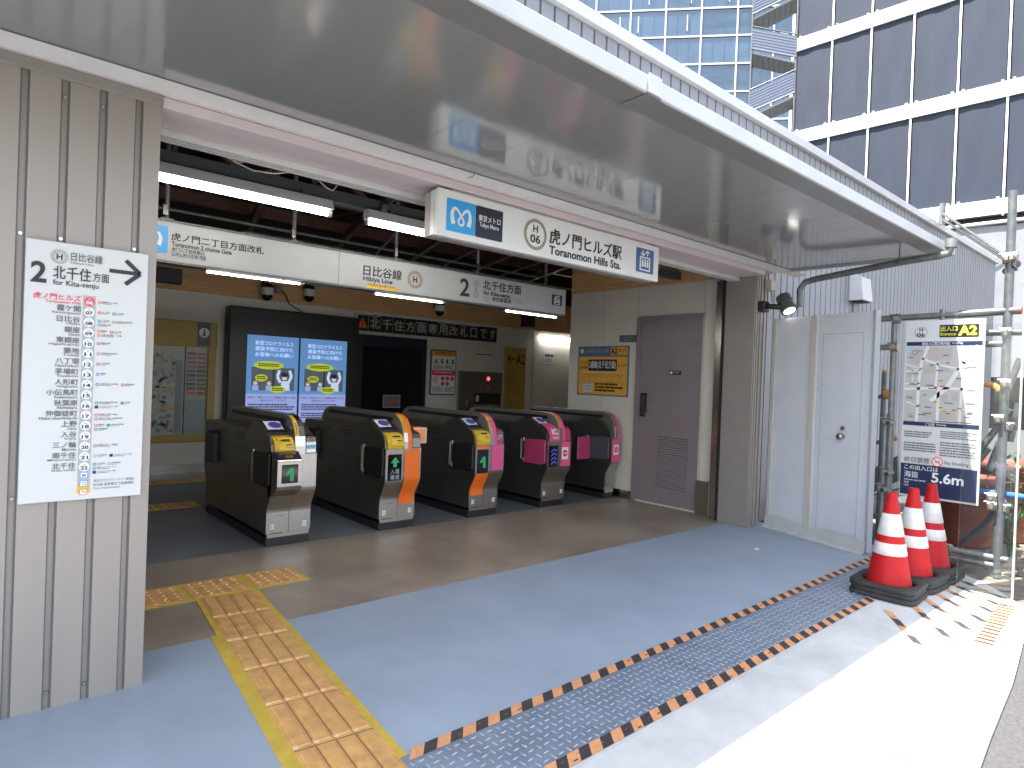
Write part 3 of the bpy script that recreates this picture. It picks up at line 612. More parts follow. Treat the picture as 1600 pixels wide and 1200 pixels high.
strip_light(PY(791, 482, 5.14).x, PY(874, 492, 5.14).x, 5.17, 2.128, 'thin light tube under the lift symbol end of the hanging gate sign', None, .007, False)
t = strip_light(PY(847, 527, 9.12).x, 9.95, 9.12, 2.262, 'fluorescent light low on the far wall beside the interior corner', None, .012, False)

# ------------------------------------------------------------------ cameras, loudspeakers, ceiling bits
def cctv(x, z, label):
    t = thing('security_camera', label, 'camera', (x, 9.18, z), 'dome cameras on the plywood band')
    y = 9.06
    b = MB(); b.box((x-.05, 9.14, z+.02), (x+.05, 9.18, z+.14), BLACK); b.tube([(x-.03, 9.14, z+.12), (x-.04, 9.08, z+.17), (x, y, z+.16), (x, y, z+.10)], .012, BLACK, 8); b.build('bracket', t)
    b = MB(); b.lathe([(.001, .12), (.07, .115), (.085, .06)], (x, y, z), BLACK); b.lathe([(.086, .06), (.088, .0), (.08, -.04)], (x, y, z), WTRIM); b.build('housing', t)
    b = MB(); b.lathe([(.076, -.04), (.072, -.07), (.05, -.105), (.02, -.12), (.001, -.124)], (x, y, z), BLACKG); b.build('dome', t)
cctv(3.326, 2.50, 'dome camera above the black screen cabinet, the one nearer the yellow map board')
cctv(3.938, 2.55, 'dome camera above the second blue screen, next to the socket box')
cctv(6.262, 2.56, 'dome camera above the black character banner')
b = MB(); b.box((1.92, 9.05, 2.47), (2.23, 9.178, 2.66), BLACK); o = tag(b.build('loudspeaker', bevel=.01), 'black loudspeaker box on the plywood band over the yellow map board', 'speaker')
b = MB(); b.box((8.235, 9.05, 2.43), (8.50, 9.178, 2.68), BLACK); tag(b.build('loudspeaker', bevel=.01), 'black loudspeaker box on the plywood band over the yellow wall strip', 'speaker')
T = thing('socket_box', 'grey electrical socket box with a hanging cord between two dome cameras', 'socket', (3.57, 9.17, 2.5))
p = PY(434, 452, 9.15); b = MB(); b.box((p.x-.04, 9.12, p.z-.05), (p.x+.04, 9.178, p.z+.06), GALVD); b.build('box_body', T, bevel=.004)
b = MB(); b.tube([PY(440, 453, 9.12), PY(447, 462, 9.13), PY(452, 475, 9.15), PY(462, 481, 9.15), PY(473, 488, 9.15)], .008, BLACK, 6); b.build('cord', T)
T = thing('junction_box', 'small beige junction box with loose grey cables at the shutter track', 'junction box', PY(368, 244, 3.75))
p = PY(368, 243, 3.75); b = MB(); b.box((p.x-.035, 3.72, p.z-.02), (p.x+.04, 3.78, p.z+.035), BOXB); b.build('box_body', T, bevel=.004)
for pts in (((352, 240), (365, 252), (395, 266), (430, 271), (462, 268), (480, 268)), ((356, 243), (372, 255), (383, 252), (380, 246))):
    b = MB(); b.tube([PY(x, y, 3.74) for x, y in pts], .0045, CABLE, 6); b.build('cable', T)
T = thing('cable_bracket', 'perforated beige bracket with a looped cable under the lintel', 'bracket', PY(510, 276, 3.75))
b = MB(); b.prism([PY(480, 269, 3.75), PY(540, 281, 3.75), PY(543, 287, 3.75), PY(482, 276, 3.75)], (0, .02, 0), BOXB); f = Fr(b, (0, 3.75, 0), X1, Z1)
for px, py in ((500, 273), (516, 276.5), (532, 280)): q = PY(px, py, 3.75); f.disc(q.x, q.z, .014, GAP, .001, n=12)
b.build('plate', T)
b = MB(); b.tube([PY(x, y, 3.74) for x, y in ((478, 271), (495, 279), (510, 293), (520, 298), (530, 286))], .0045, CABLE, 6); b.build('cable', T)
T = thing('swivel_bracket', 'steel swivel bracket on the ceiling channel beside the station name sign', 'bracket', (2.5, 4.2, 2.68))
p = PY(600, 326, 4.2); q = PY(618, 309, 4.2); b = MB(); b.tube([p, q], .012, GALV, 8); b.lathe([(.025, -.03), (.035, .0), (.025, .03)], p, GALV, 10); b.lathe([(.02, -.02), (.02, .03)], q, GALV, 10); b.build('arm', T)

# ------------------------------------------------------------------ back wall furnishings
WY = BY-0.002
def wallbox(b, x0, z0, x1, z1, d, m, y=WY): b.box((x0, y-d, z0), (x1, y, z1), m)
T = thing('map_board', 'yellow framed glazed area map board with an information sign', 'notice board', (2.3, WY, .42))
b = MB()
for a in ((1.0, .42, 2.70, .515), (1.0, 1.68, 2.70, 2.012), (2.60, .515, 2.70, 1.68)): wallbox(b, *a, .06, YFRAME)
b.build('frame', T, bevel=.006)
b = MB(); wallbox(b, 1.0, .515, 2.60, 1.68, .02, PALEM); f = Fr(b, (0, WY-.02, 0), X1, Z1); rnd = random.Random(11)
for i in range(150):
    u, v = rnd.uniform(1.85, 2.18), rnd.uniform(.53, 1.55); a = rnd.uniform(.015, .05); f.rect(u, v, min(u+a, 2.27), min(v+a*rnd.uniform(.6, 1.6), 1.6), rnd.choice((TAN if i % 9 == 0 else MAPG, MAPB, mat('map_rose', (.50, .32, .28), .5), SALM if v < .85 else PALEM, MAPGN if v > 1.15 else PALEM)), .0015)
for pts in (((1.7, 1.2), (2.27, 1.17)), ((1.72, .86), (2.0, .98), (2.27, .93)), ((1.8, .53), (2.0, .75), (2.27, .86)), ((1.95, 1.6), (1.9, 1.3), (2.05, .9))): f.line(pts, .018, MAPR, .002)
f.rect(1.9, 1.10, 2.59, 1.12, YEL, .0022); f.rect(2.05, .83, 2.38, .86, ORANGEL, .0022)
f.rect(2.215, .53, 2.30, 1.5, LGREY, .0024); f.bars(2.22, .6, 2.295, 1.45, 34, INKG, .003, seed=2, fill=.35); f.rect(2.318, .52, 2.335, 1.67, INK, .003)
f.rect(2.345, .515, 2.598, .98, MAPG, .002)
for i in range(10):
    v = 1.60-i*.058; f.rect(2.345, v-.02, 2.46, v, rnd.choice((INK, INKG, ROSE)), .003); f.bars(2.345, v-.052, 2.46, v-.022, 2, rnd.choice((REDP, INKG)), .003, seed=i); f.rect(2.475, v-.02, 2.59, v, rnd.choice((INK, RED, INKG)), .003); f.bars(2.475, v-.052, 2.59, v-.022, 2, rnd.choice((INKG, ROSE)), .003, seed=i+40)
b.build('map', T)
b = MB(); f = Fr(b, (0, WY-.061, 0), X1, Z1); f.rect(2.455, 1.69, 2.62, 2.005, INKG, .001); f.disc(2.54, 1.87, .065, PANELW, .002); f.disc(2.54, 1.905, .012, INK, .003, n=14); f.rect(2.527, 1.832, 2.553, 1.886, INK, .003); f.rect(2.518, 1.828, 2.562, 1.84, INK, .0035); b.build('information_sign', T)
b = MB(); b.box((1.0, WY-.05, .517), (2.598, WY-.045, 1.678), clear_mat(1.14, 'clear_film')); b.build('glazing', T)

T = thing('screen_cabinet', 'tall black cabinet with two blue upright screens showing health notices', 'screen', (3.78, WY, 0))
b = MB(); b.box((2.81, 9.0, .0), (4.74, WY, 2.262), CABIN); b.build('cabinet', T, bevel=.02, seg=2)
for x0 in (3.055, 3.81):
    x1 = x0+.725; z0, z1 = .655, 1.885; W_ = x1-x0; Hh = z1-z0
    b = MB(); b.box((x0, 8.988, z0), (x1, 8.9985, z1), SCRB); sc = b.build('screen', T)
    b = MB(); f = Fr(b, (0, 8.988, 0), X1, Z1); q = lambda a, c: (x0+a*W_, z1-c*Hh)
    f.rect(*q(0, 1), *q(1, .66), SCRW, .001); f.rect(*q(.09, .62), *q(.93, .36), SCRG, .001); f.rect(*q(.50, .62), *q(.53, .36), SCRK, .0015)
    for t, y0 in (('新型コロナウイルス', .06), ('感染予防に向けた', .125), ('お客様へのお願い', .19)): f.fit(t, *q(.15, y0+.048), *q(.89, y0), SCRT, .02, l=.002)
    for cu, cv, ru in ((.42, .335, .29), (.28, .48, .12), (.60, .61, .16)):
        f.disc(*q(cu, cv), ru*W_, SCRY, .003, rv=.047*Hh if ru > .2 else .04*Hh); f.bars(q(cu-ru*.7, 0)[0], q(0, cv+.02)[1], q(cu+ru*.7, 0)[0], q(0, cv-.02)[1], 2, SCRK, .0035, False, seed=int(cu*90), fill=.6)
    for cu, s_ in ((.17, .9), (.43, .9)):                      # drawn people in the notice
        f.disc(*q(cu, .535), .045*W_, SCRS, .002); f.disc(*q(cu, .522), .047*W_, SCRK, .0018); f.rect(*q(cu-.06, .62), *q(cu+.06, .565), SCRW, .002); f.rect(*q(cu-.03, .555), *q(cu+.03, .537), SCRT, .0025)
    f.disc(*q(.73, .465), .06*W_, SCRS, .0025); f.poly([q(.66, .46), q(.80, .46), q(.79, .425), q(.73, .41), q(.67, .425)], SCRK, .003); f.rect(*q(.69, .495), *q(.77, .47), SCRT, .003)
    f.poly([q(.66, .62), q(.84, .62), q(.83, .51), q(.67, .51)], SCRT, .002)
    for sg in (-1, 1): f.line([q(.73+sg*.08, .53), q(.73+sg*.14, .46), q(.73+sg*.10, .385)], .055*W_, SCRT, .0022)
    f.fit('日頃から、新型コロナウイルス感染防止対策へのご協力', *q(.04, .712), *q(.97, .69), SCRK, .02, l=.002); f.fit('ご協力ありがとうございます', *q(.25, .745), *q(.78, .722), SCRK, .02, l=.002)
    f.bars(*q(.05, .855), *q(.95, .775), 3, SCRK, .002, seed=3, fill=.55); f.bars(*q(.05, .95), *q(.95, .88), 3, SCRK, .002, seed=5, fill=.55); f.rect(*q(.62, .985), *q(.95, .965), SCRB, .002)
    b.build('screen_image', sc)

T = thing('character_banner', 'row of thirteen black squares spelling out the gate notice on the back wall', 'sign', (6.2, WY, 2.08))
n = 13; x0, x1 = 4.775, 7.665
for i, chh in enumerate('!北千住方面専用改札口です'):
    a = x0+(x1-x0)*i/n; bx = x0+(x1-x0)*(i+1)/n-.012; mid = (a+bx)/2
    b = MB(); b.box((a, WY-.012, 2.085), (bx, WY, 2.352), INK); f = Fr(b, (0, WY-.012, 0), X1, Z1)
    if i == 0: warn_tri(f, mid, 2.215, .16, ORANGE)
    else:
        k = .085 if chh not in '口です' else .07; f.fit(chh, mid-k, 2.135, mid+k, 2.305, LGREY, .03)
    b.build('tile', T)
    if i in (0, 1, 7, 8, 9, 10):
        b = MB(); f = Fr(b, (0, WY-.0125, 0), X1, Z1); f.line([(a+.0, 2.345), (mid, 2.335-.012*(i % 2)), (bx, 2.35)], .010, WHITE, .002); b.build('tape_glint', T)
T = thing('dark_window', 'dark navy unlit window panel in a pale frame on the back wall', 'window', (5.45, WY, .5))
b = MB(); wallbox(b, 4.79, .2, 6.10, 2.03, .03, mat('navy_panel', (.008, .014, .035), .35)); b.build('panel', T)
b = MB(); wallbox(b, 4.90, .75, 6.02, 1.85, .004, BLACKG, WY-.0305); b.build('pane', T)
b = MB(); wallbox(b, 4.752, .2, 4.789, 2.36, .035, SEAM); wallbox(b, 6.101, .2, 6.125, 2.05, .033, SEAM); wallbox(b, 4.79, 2.031, 6.10, 2.055, .033, SEAM); b.build('frame', T)
T = thing('closed_notice', 'small grey framed notice with red characters on the dark window', 'notice', (5.45, WY-.04, .87))
b = MB(); b.box((5.285, WY-.05, .868), (5.60, WY-.036, 1.075), LGREY); b.build('frame', T); b = MB(); b.box((5.30, WY-.053, .885), (5.585, WY-.0505, 1.06), INKG); f = Fr(b, (0, WY-.053, 0), X1, Z1); f.fit('調整中', 5.335, .925, 5.55, 1.02, ROSE, .02); b.build('notice_sheet', T)
T = thing('warning_poster', 'framed warning poster with orange head and red prohibition symbols', 'poster', (6.47, WY, 1.09))
b = MB(); wallbox(b, 6.19, 1.085, 6.735, 1.875, .03, GALV); b.build('frame', T, bevel=.008)
b = MB(); wallbox(b, 6.215, 1.11, 6.71, 1.85, .002, PANELW, WY-.0302); f = Fr(b, (0, WY-.0322, 0), X1, Z1)
f.rect(6.215, 1.765, 6.71, 1.85, OPOST, .001); f.bars(6.28, 1.785, 6.65, 1.835, 2, RED, .002, False, 3, .6); warn_tri(f, 6.30, 1.68, .10, OPOST)
for k, u in enumerate((6.42, 6.53, 6.65)): f.disc(u, 1.70, .018, INK, .001, n=10); f.poly([(u-.025, 1.64), (u+.03, 1.64), (u+.012, 1.685), (u-.012, 1.685)], INK)
f.bars(6.24, 1.53, 6.45, 1.61, 4, INKG, .002, seed=8); f.bars(6.48, 1.53, 6.69, 1.61, 4, INKG, .002, seed=9); f.rect(6.22, 1.43, 6.705, 1.52, REDP, .001); f.bars(6.26, 1.455, 6.66, 1.49, 1, PANELW, .002, False, 4)
no_smoking(f, 6.295, 1.355, .055)
for u, v in ((6.45, 1.375), (6.55, 1.375), (6.65, 1.375), (6.45, 1.285), (6.55, 1.285)): f.disc(u, v, .037, RED, .001); f.disc(u, v, .02, ROSE, .0015, n=12)
f.bars(6.24, 1.14, 6.46, 1.23, 5, INKG, .002, seed=18); f.bars(6.49, 1.14, 6.69, 1.23, 5, INKG, .002, seed=19); b.build('poster_sheet', T)
T = thing('wall_label', 'small white strip label above the steel ticket machine', 'label', (7.37, WY, 1.8)); b = MB(); wallbox(b, 7.178, 1.81, 7.57, 1.865, .004, PANELW); f = Fr(b, (0, WY-.004, 0), X1, Z1); f.bars(7.195, 1.82, 7.555, 1.855, 1, INK, .001, False, 6, .7); b.build('label_sheet', T)
T = thing('ticket_machine', 'brushed steel machine panel with a red lamp set in the back wall', 'machine', (7.3, WY, .8))
b = MB(); wallbox(b, 6.79, .25, 7.80, 1.525, .05, STEELD); b.build('panel', T, bevel=.006)
b = MB(); wallbox(b, 7.15, .93, 7.76, 1.13, .004, BLACK, WY-.0505); b.build('coin_tray', T); b = MB(); wallbox(b, 7.18, .98, 7.24, 1.09, .01, WTRIM, WY-.055); wallbox(b, 7.18, .90, 7.70, .925, .008, STEEL, WY-.0505); wallbox(b, 6.97, .90, 6.985, 1.01, .012, STEEL, WY-.0505); b.build('slot', T)
b = MB(); f = Fr(b, (0, WY-.0505, 0), X1, Z1); f.disc(7.46, 1.40, .032, REDL, .004); b.build('red_lamp', T); b = MB(); f = Fr(b, (0, WY-.0505, 0), X1, Z1); f.disc(7.46, 1.24, .04, ROSE, .003); f.ring(7.46, 1.24, .04, .052, INKG, .003); b.build('call_button', T)
T = thing('exit_sign', 'tall mustard yellow wall strip with a left arrow and A2', 'sign', (8.14, WY, .5)); b = MB(); wallbox(b, 7.875, .35, 8.42, 2.02, .006, YSIGN); b.build('panel', T); b = MB(); f = Fr(b, (0, WY-.006, 0), X1, Z1)
f.line([(7.96, 1.80), (8.13, 1.80)], .03, INK); f.line([(8.03, 1.88), (7.95, 1.80), (8.03, 1.72)], .028, INK); f.fit('A2', 8.16, 1.70, 8.39, 1.90, INK, .02); f.bars(8.05, 1.93, 8.3, 1.97, 1, INKG, .002, False)
for i in range(24): f.bars(7.93, 1.55-i*.045, 7.93+rnd.uniform(.1, .34), 1.58-i*.045, 1, INKG, .002, False, i)
b.build('lettering', T)
T = thing('paper_notice', 'small pale paper notice under the far wall light', 'notice', (9.05, WY, 1.75)); b = MB(); wallbox(b, 8.905, 1.745, 9.205, 2.0, .003, PANELW); f = Fr(b, (0, WY-.003, 0), X1, Z1); f.bars(8.93, 1.87, 9.18, 1.94, 1, INKG, .001, False, 2, .8); f.bars(8.93, 1.77, 9.18, 1.85, 3, INKG, .001, True, 3); b.build('notice_sheet', T)
# yellow poster on the side wall
px_ = SWX-.0005
T = thing('route_poster', 'amber poster with blue heading on the side wall left of the door', 'poster', (px_, 5.35, 1.24))
b = MB(); b.box((px_-.012, 4.945, 1.24), (px_, 5.785, 1.87), mat('poster_slate', (.10, .17, .27), .45)); b.build('backing', T)
b = MB(); f = Fr(b, (px_-.012, 0, 0), -Y1, Z1); f.rrect(-5.765, 1.255, -4.965, 1.735, .02, OPOST, .0015); f.rrect(-5.24, 1.758, -4.965, 1.855, .012, OPOST, .0015)
f.disc(-5.72, 1.81, .03, PANELW, .0015); f.rect(-5.60, 1.60-.045, -5.13, 1.70, INK, .002); b.build('poster_sheet', T)
b = MB(); f = Fr(b, (px_-.012, 0, 0), -Y1, Z1); f.fit('日比谷線 虎ノ門ヒルズ駅', -5.66, 1.79, -5.27, 1.835, LGREY, .015); f.fit('A2', -5.23, 1.765, -5.13, 1.845, INK, .03); f.fit('出入口', -5.115, 1.80, -5.0, 1.84, INK, .01)
f.fit('2番線(北千住方面)', -5.585, 1.572, -5.145, 1.685, PANELW, .02); f.fit('こちらは', -5.745, 1.645, -5.62, 1.68, INK, .01); f.fit('日比谷線', -5.745, 1.575, -5.62, 1.615, INK, .01); f.fit('ホームです', -5.115, 1.605, -4.98, 1.65, INK, .01)
f.rect(-5.70, 1.535, -5.02, 1.54, INKG, .003)
for i in range(21): f.disc(-5.69+i*.033, 1.5375, .008, PANELW, .0035, n=8); f.rect(-5.694+i*.033, 1.45+.02*(i % 3), -5.686+i*.033, 1.52, INKG, .003)
f.rect(-5.72, 1.41, -5.0, 1.414, INKG, .003); f.rect(-5.68, 1.285, -5.52, 1.395, PANELW, .003)
f.bars(-5.675, 1.29, -5.525, 1.39, 5, INKG, .004, True, 2); f.bars(-5.48, 1.28, -5.02, 1.40, 3, INK, .003, True, 12, .6); b.build('lettering', T)

# ------------------------------------------------------------------ ticket gates
GL = 1.58
def ease(t): return t*t*(3-2*t)
def front_pts(ov, z0, z1, n=9):                                # (y, z) of the S-shaped gate front
    zs = [z0]
    for k in range(n+1):
        z = .27+.20*k/n
        if z0 < z < z1: zs.append(z)
    zs.append(z1)
    return [(-ov*ease(min(1, max(0, (z-.27)/.20))), z) for z in zs]
def arc_ridge(d=0.0, ov=.085):
    return [(-ov+d*.9, .737), (-.082+d, .80), (-.066+d, .88), (-.030+d, .955), (.02+d, 1.005-d), (.09+d*.4, 1.034-d), (.18, 1.045-d)]
def film(b, x0, x1, pts, m, t=.0025, off=.0):                  # thin sheet bent along a profile
    for i in range(len(pts)-1):
        (y0, z0), (y1, z1) = pts[i], pts[i+1]; L = math.hypot(y1-y0, z1-z0) or 1; ny, nz = -(z1-z0)/L*(t+off), (y1-y0)/L*(t+off)
        b.face([(x0, y0+ny, z0+nz), (x1, y0+ny, z0+nz), (x1, y1+ny, z1+nz), (x0, y1+ny, z1+nz)], m, True)
def gate(label, x, W, left, right, ridge, flap=BLACK, disp=None, sticker=None, box=False, nums=('11', '12'), narrow=False):
    t = thing('ticket_gate', label, 'ticket gate', (0, 0, 0), 'automatic ticket gates in the row')
    ov = .085; xm = W/2
    fp = front_pts(ov, .10, .735)
    top = [(-ov+.01, .74), (-.06, .82), (-.015, .868), (.045, .898), (.205, .975), (.33, .975), (.50, .90)]
    rtop = [(-ov+.004, .741), (-.078, .83), (-.06, .880), (-.03, .90), (.5, .905)]
    prof = fp+top; rear = [(GL-y, z) for y, z in fp+rtop][::-1]
    b = MB(); b.prism([(0, y, z) for y, z in prof+rear], (W, 0, 0), STEELD); bd = b.build('body', t)
    b = MB()
    for z, y0, y1 in ((.60, .35, GL-.1), (.735, .05, GL-.05)): b.box((-.0015, y0, z), (-.0003, y1, z+.003), GAP); b.box((W+.0003, y0, z), (W+.0015, y1, z+.003), GAP)
    for y in (.42, 1.0): b.box((-.0015, y, .11), (-.0003, y+.003, .60), GAP)
    for y in (1.02, 1.12): b.lathe([(.001, 0)], (0, y, .8), GAP, 3) if False else b.box((-.0018, y, .83), (-.0003, y+.03, .845), GAP)
    for k in range(3): b.box((-.0018, .55, .80+k*.025), (-.0003, .75, .808+k*.025), BLACK)
    b.build('panel_joint', bd)
    b = MB(); b.box((.004, .004, 0), (W-.004, GL-.004, .068), BLACK); b.build('plinth', t, bevel=.003)
    b = MB(); b.box((.012, -.003, .0685), (W-.012, .0, .0985), STEEL); b.box((W*.08, -.006, .098), (W*.36, -.001, .104), BLACK); b.build('kick_strip', t)
    # front covers
    halves = ((.002, xm-.002, left), (xm+.002, W-.002, right)) if not narrow else ((.004, W-.004, right),)
    b = MB(); [film(b, x0, x1, fp, STEEL, .004) for x0, x1, _ in halves]
    for x0, x1, _ in halves: b.box((x0, -ov-.004, .735), (x1, -ov+.02, .739), STEEL)
    b.build('front_panel', t)
    k = 0
    for x0, x1, segs in halves:
        for z0, z1, m in segs:
            b = MB(); film(b, x0+(.02 if m in (PINK,) and not narrow else .006), x1-.012, front_pts(ov, z0, z1), m, .0065); b.build('coloured_film', t)
    fo = -ov-.0075
    if box:                                                    # the projecting display box
        b = MB(); pts = [(-.05, .40), (-.125, .435), (-.185, .475), (-.20, .505), (-.20, .70), (-.19, .712), (-.11, .765), (-.02, .765), (-.02, .40)]
        b.prism([(.0, y, z) for y, z in pts], (.20, 0, 0), STEEL); b.box((.002, -.201, .699), (.198, -.198, .703), BLACK); b.build('display_box', t, bevel=.004)
        b = MB(); film(b, .005, .195, [(-.192, .713), (-.112, .765)], NAVYS, .002); f = Fr(b, (0, -.1945, .7145), X1, Vector((0, .838, .545)).normalized()); f.fit('北千住方面', .03, .055, .165, .085, YSIGN, .02, l=.004); f.fit('専用', .07, .015, .13, .042, YSIGN, .02, l=.004); b.build('box_sign', t)
        fo = -.2005
    b = MB(); f = Fr(b, (0, fo, 0), X1, Z1)
    if disp:
        if box: u0, v0, u1, v1 = .035, .53, .165, .675
        else: u0, v0, u1, v1 = .026, .458, .162, .692
        f.rrect(u0, v0, u1, v1, .006, BLACKG, .002); cu = (u0+u1)/2; h_ = v1-v0
        if disp == 'arrow_text':
            cv = v1-.065; f.poly([(cu-.045, cv-.01), (cu, cv+.045), (cu+.045, cv-.01), (cu+.018, cv-.01), (cu+.018, cv-.048), (cu-.018, cv-.048), (cu-.018, cv-.01)], GREEN, .004); f.fit('入場', cu-.045, v0+.058, cu+.045, v0+.105, DIMW); f.fit('専用', cu-.045, v0+.006, cu+.045, v0+.053, DIMW)
        elif disp == 'bars':
            for i in range(4): f.line([(cu-.045, v0+.03+i*.045), (cu+.0, v0+.06+i*.045), (cu+.045, v0+.04+i*.045)], .016, PURP, .004)
        else:
            s_ = .9 if box else 1.0; q = lambda a, c: (cu+a*s_, v0+h_*.45+c*s_)
            f.poly([q(-.045, .0), q(-.005, .06), q(.03, .055), q(.035, -.055), q(.0, -.055), q(.0, .01), q(-.02, -.005)], GREEN, .004)
        b.build('display', t)
    if sticker == 'no_entry' or sticker == 'no_entry_wide':
        b = MB(); f = Fr(b, (0, -ov-.0075, 0), X1, Z1); no_entry(f, W*.5 if narrow else W*.73, .60, .035 if narrow else .038, .001); b.build('no_entry_sticker', t)
    # handrail ridge
    rx0, rx1 = (W*.50, W*.74) if not narrow else (W*.45, W*.95)
    o = arc_ridge(); ptsr = o+[(GL-y, z) for y, z in o][::-1]
    b = MB(); b.prism([(rx0, y, z) for y, z in ptsr], (rx1-rx0, 0, 0), RAILM); rl = b.build('handrail', t, bevel=.004)
    b = MB(); b.box((rx0-.002, .12, .972), (rx1+.002, GL-.12, 1.008), BLACK); b.build('rail_slot', rl)
    xs = rx0+(rx1-rx0)*.48
    b = MB(); film(b, xs, rx1-.002, o, ridge, .003); film(b, rx0+.002, xs, o[:3], STEEL, .003); b.build('ridge_band', rl)
    if not narrow:
        b = MB(); film(b, rx0+.006, xs-.004, o[2:6], YEL, .0045); film(b, rx0+.018, xs-.016, [(o[2][0]*.9+o[3][0]*.1, .89), o[3], (o[4][0]*.5+o[3][0]*.5, .982)], INKG, .006); b.build('ridge_label', rl)
    lx1 = rx0-.006
    if not narrow:
        if sticker == 'no_entry':                              # IC only entry head
            b = MB(); p4 = [(-ov+.005, .741), (-.078, .80), (-.045, .86), (.01, .90), (.08, .925)]
            b.prism([(.012, y, z) for y, z in p4+[(.09, .75)]], (lx1-.012, 0, 0), BLACK); b.build('reader_head', t, bevel=.003)
            b = MB(); film(b, .03, lx1, p4, PINK, .003); f = Fr(b, (0, -.085, .80), X1, Vector((0, .40, .9)).normalized()); f.fit('IC', .055, .005, .145, .075, WHITE, .04, l=.02); f.fit('専用', .065, -.045, .14, -.012, WHITE, .02, l=.008); b.build('coloured_film', t)
        else:
            p4 = [(-ov-.012, .737), (-.103, .79), (-.085, .84), (-.04, .872), (.03, .885)]
            b = MB(); b.prism([(.014, y, z) for y, z in p4+[(.10, .90), (.10, .75)]], (lx1-.014, 0, 0), YPLA); ys = b.build('ticket_slot', t, bevel=.012, seg=2)
            b = MB(); film(b, .045, lx1-.012, [(-.108, .775), (-.102, .80), (-.090, .835), (-.055, .868)], YEL, .006); film(b, .065, lx1-.04, [(-.088, .842), (-.075, .853)], GAP, .009)
            film(b, .10, lx1-.03, [(-.100, .812), (-.098, .820)], INK, .009); film(b, .10, lx1-.02, [(-.104, .795), (-.1035, .799)], INKG, .0095); b.build('slot_cover', ys)
        b = MB(); b.prism([(.016, y, z) for y, z in ((.042, .905), (.206, .984), (.32, .984), (.32, .90), (.06, .86))], (lx1-.016, 0, 0), BLACK); rd = b.build('card_reader', t, bevel=.003)
        b = MB(); f = Fr(b, (0, .042, .9055), X1, Vector((0, .901, .434)).normalized()); f.rect(.022, .045, .155, .178, PANELW, .001); f.disc(.10, .115, .052, mat('reader_violet', (.10, .07, .42), .4), .0025, rv=.05); f.rect(.022, .005, .155, .04, NAVYS, .0015); b.build('reader_label', rd)
        bx0 = rx1+.004; p5 = [(-ov+.004, .741), (-.075, .83), (-.055, .872), (-.02, .885), (.25, .898), (.55, .898), (.55, .74)]
        b = MB(); b.prism([(bx0, y, z) for y, z in p5], (W-bx0-.002, 0, 0), STEEL if right == [] else (PINKD if ridge == PINK else STEELD)); b.build('side_block', t, bevel=.005)
        if sticker == 'kitasenju':
            b = MB(); U_v = Vector((0, .010, .089)).normalized(); f = Fr(b, (0, -ov+.004, .741), X1, U_v); f.rect(bx0+.003, .035, W-.005, .098, SKYB if right == [] else BLUEP, .003); f.rect(bx0+.003, .098, W-.005, .128, NAVYS, .003)
            f.fit('北千住', bx0+.008, .102, W-.010, .124, YEL, .02, l=.004); f.fit('方面', bx0+.025, .072, W-.027, .093, PANELW, .02, l=.004); f.fit('専用です', bx0+.008, .042, W-.010, .064, YEL, .02, l=.004); b.build('direction_sticker', t)
        # stickers and name plate near the floor
        b = MB(); f = Fr(b, (0, -.004, 0), X1, Z1)
        for u, s_ in ((W*.14, nums[0]), (W*.86, nums[1])): f.rrect(u-.018, .135, u+.018, .178, .005, PANELW, .001); f.fit(s_, u-.011, .144, u+.011, .169, INKG, .02, l=.002)
        f.bars(W*.2, .235, W*.38, .242, 1, INKG, .001, False); b.build('number_sticker', t)
    # flap leaf and its hinge rods
    b = MB(); b.prism([(-.022, y, z) for y, z in ((-ov+.02, .50), (-ov+.02, .745), (.0, .755), (.27, .735), (.27, .475), (.0, .475))], (.0205, 0, 0), flap); b.build('flap', t, bevel=.004)
    b = MB()
    for z in (.49, .715): b.tube([(-.012, .285, z), (-.012, .285, z+.035)], .008, WTRIM, 8)
    b.build('hinge', t); b = MB(); b.box((-.012, .34, .50), (-.0005, .35, .74), STEEL); b.build('guide_rod', t)
    b = MB(); b.prism([(-.06, y, z) for y, z in ((1.24, .52), (1.24, .80), (1.40, .815), (1.44, .78), (1.44, .50))], (.058, 0, 0), BLACK); b.build('flap', t, bevel=.004)
    t.location = (x, 5.06, 0)
    return t
gate('steel ticket gate with a bare metal front and projecting green arrow box, nearest the pillar', 1.909, .366, [], [], STEEL, disp='arrow', sticker='kitasenju', box=True, nums=('11', '12'))
g2 = gate('ticket gate with a long orange strip beside an entry display on its front', 2.917, .372, [], [(.22, .73, ORANGE)], ORANGE, disp='arrow_text', nums=('12', '13'))
b = MB(); b.box((.378, .10, .755), (.555, .23, .91), ORANGEL); b.build('flap', g2, bevel=.008)
b = MB(); f = Fr(b, (0, .10, 0), X1, Z1); f.rect(.385, .762, .548, .903, PANELW, .001); f.rect(.40, .77, .54, .897, ORANGEL, .002); b.build('flap_label', g2)
g3 = gate('ticket gate with orange on the left and pink on the right of its front', 3.926, .372, [(.22, .455, ORANGE), (.697, .73, ORANGE)], [(.475, .73, PINK)], PINK, disp='arrow', sticker='kitasenju', nums=('13', '14'))
g4 = gate('ticket gate with pink flaps and a no entry sticker beside a purple display', 4.925, .372, [], [(.455, .73, PINK)], PINK, flap=PINKD, disp='bars', sticker='no_entry', nums=('14', '15'))
b = MB(); b.box((.376, .20, .46), (.47, .222, .735), PINKD); b.build('flap', g4, bevel=.008)
g5 = gate('narrow half width ticket gate with a pink front against the side wall', 5.995, .18, [], [(.45, .73, PINK)], PINK, flap=mat('slate_plastic', (.07, .085, .10), .4), sticker='no_entry', narrow=True)
b = MB(); b.box((-.25, .22, .46), (-.024, .242, .735), PINKD); b.build('flap', g5, bevel=.008)

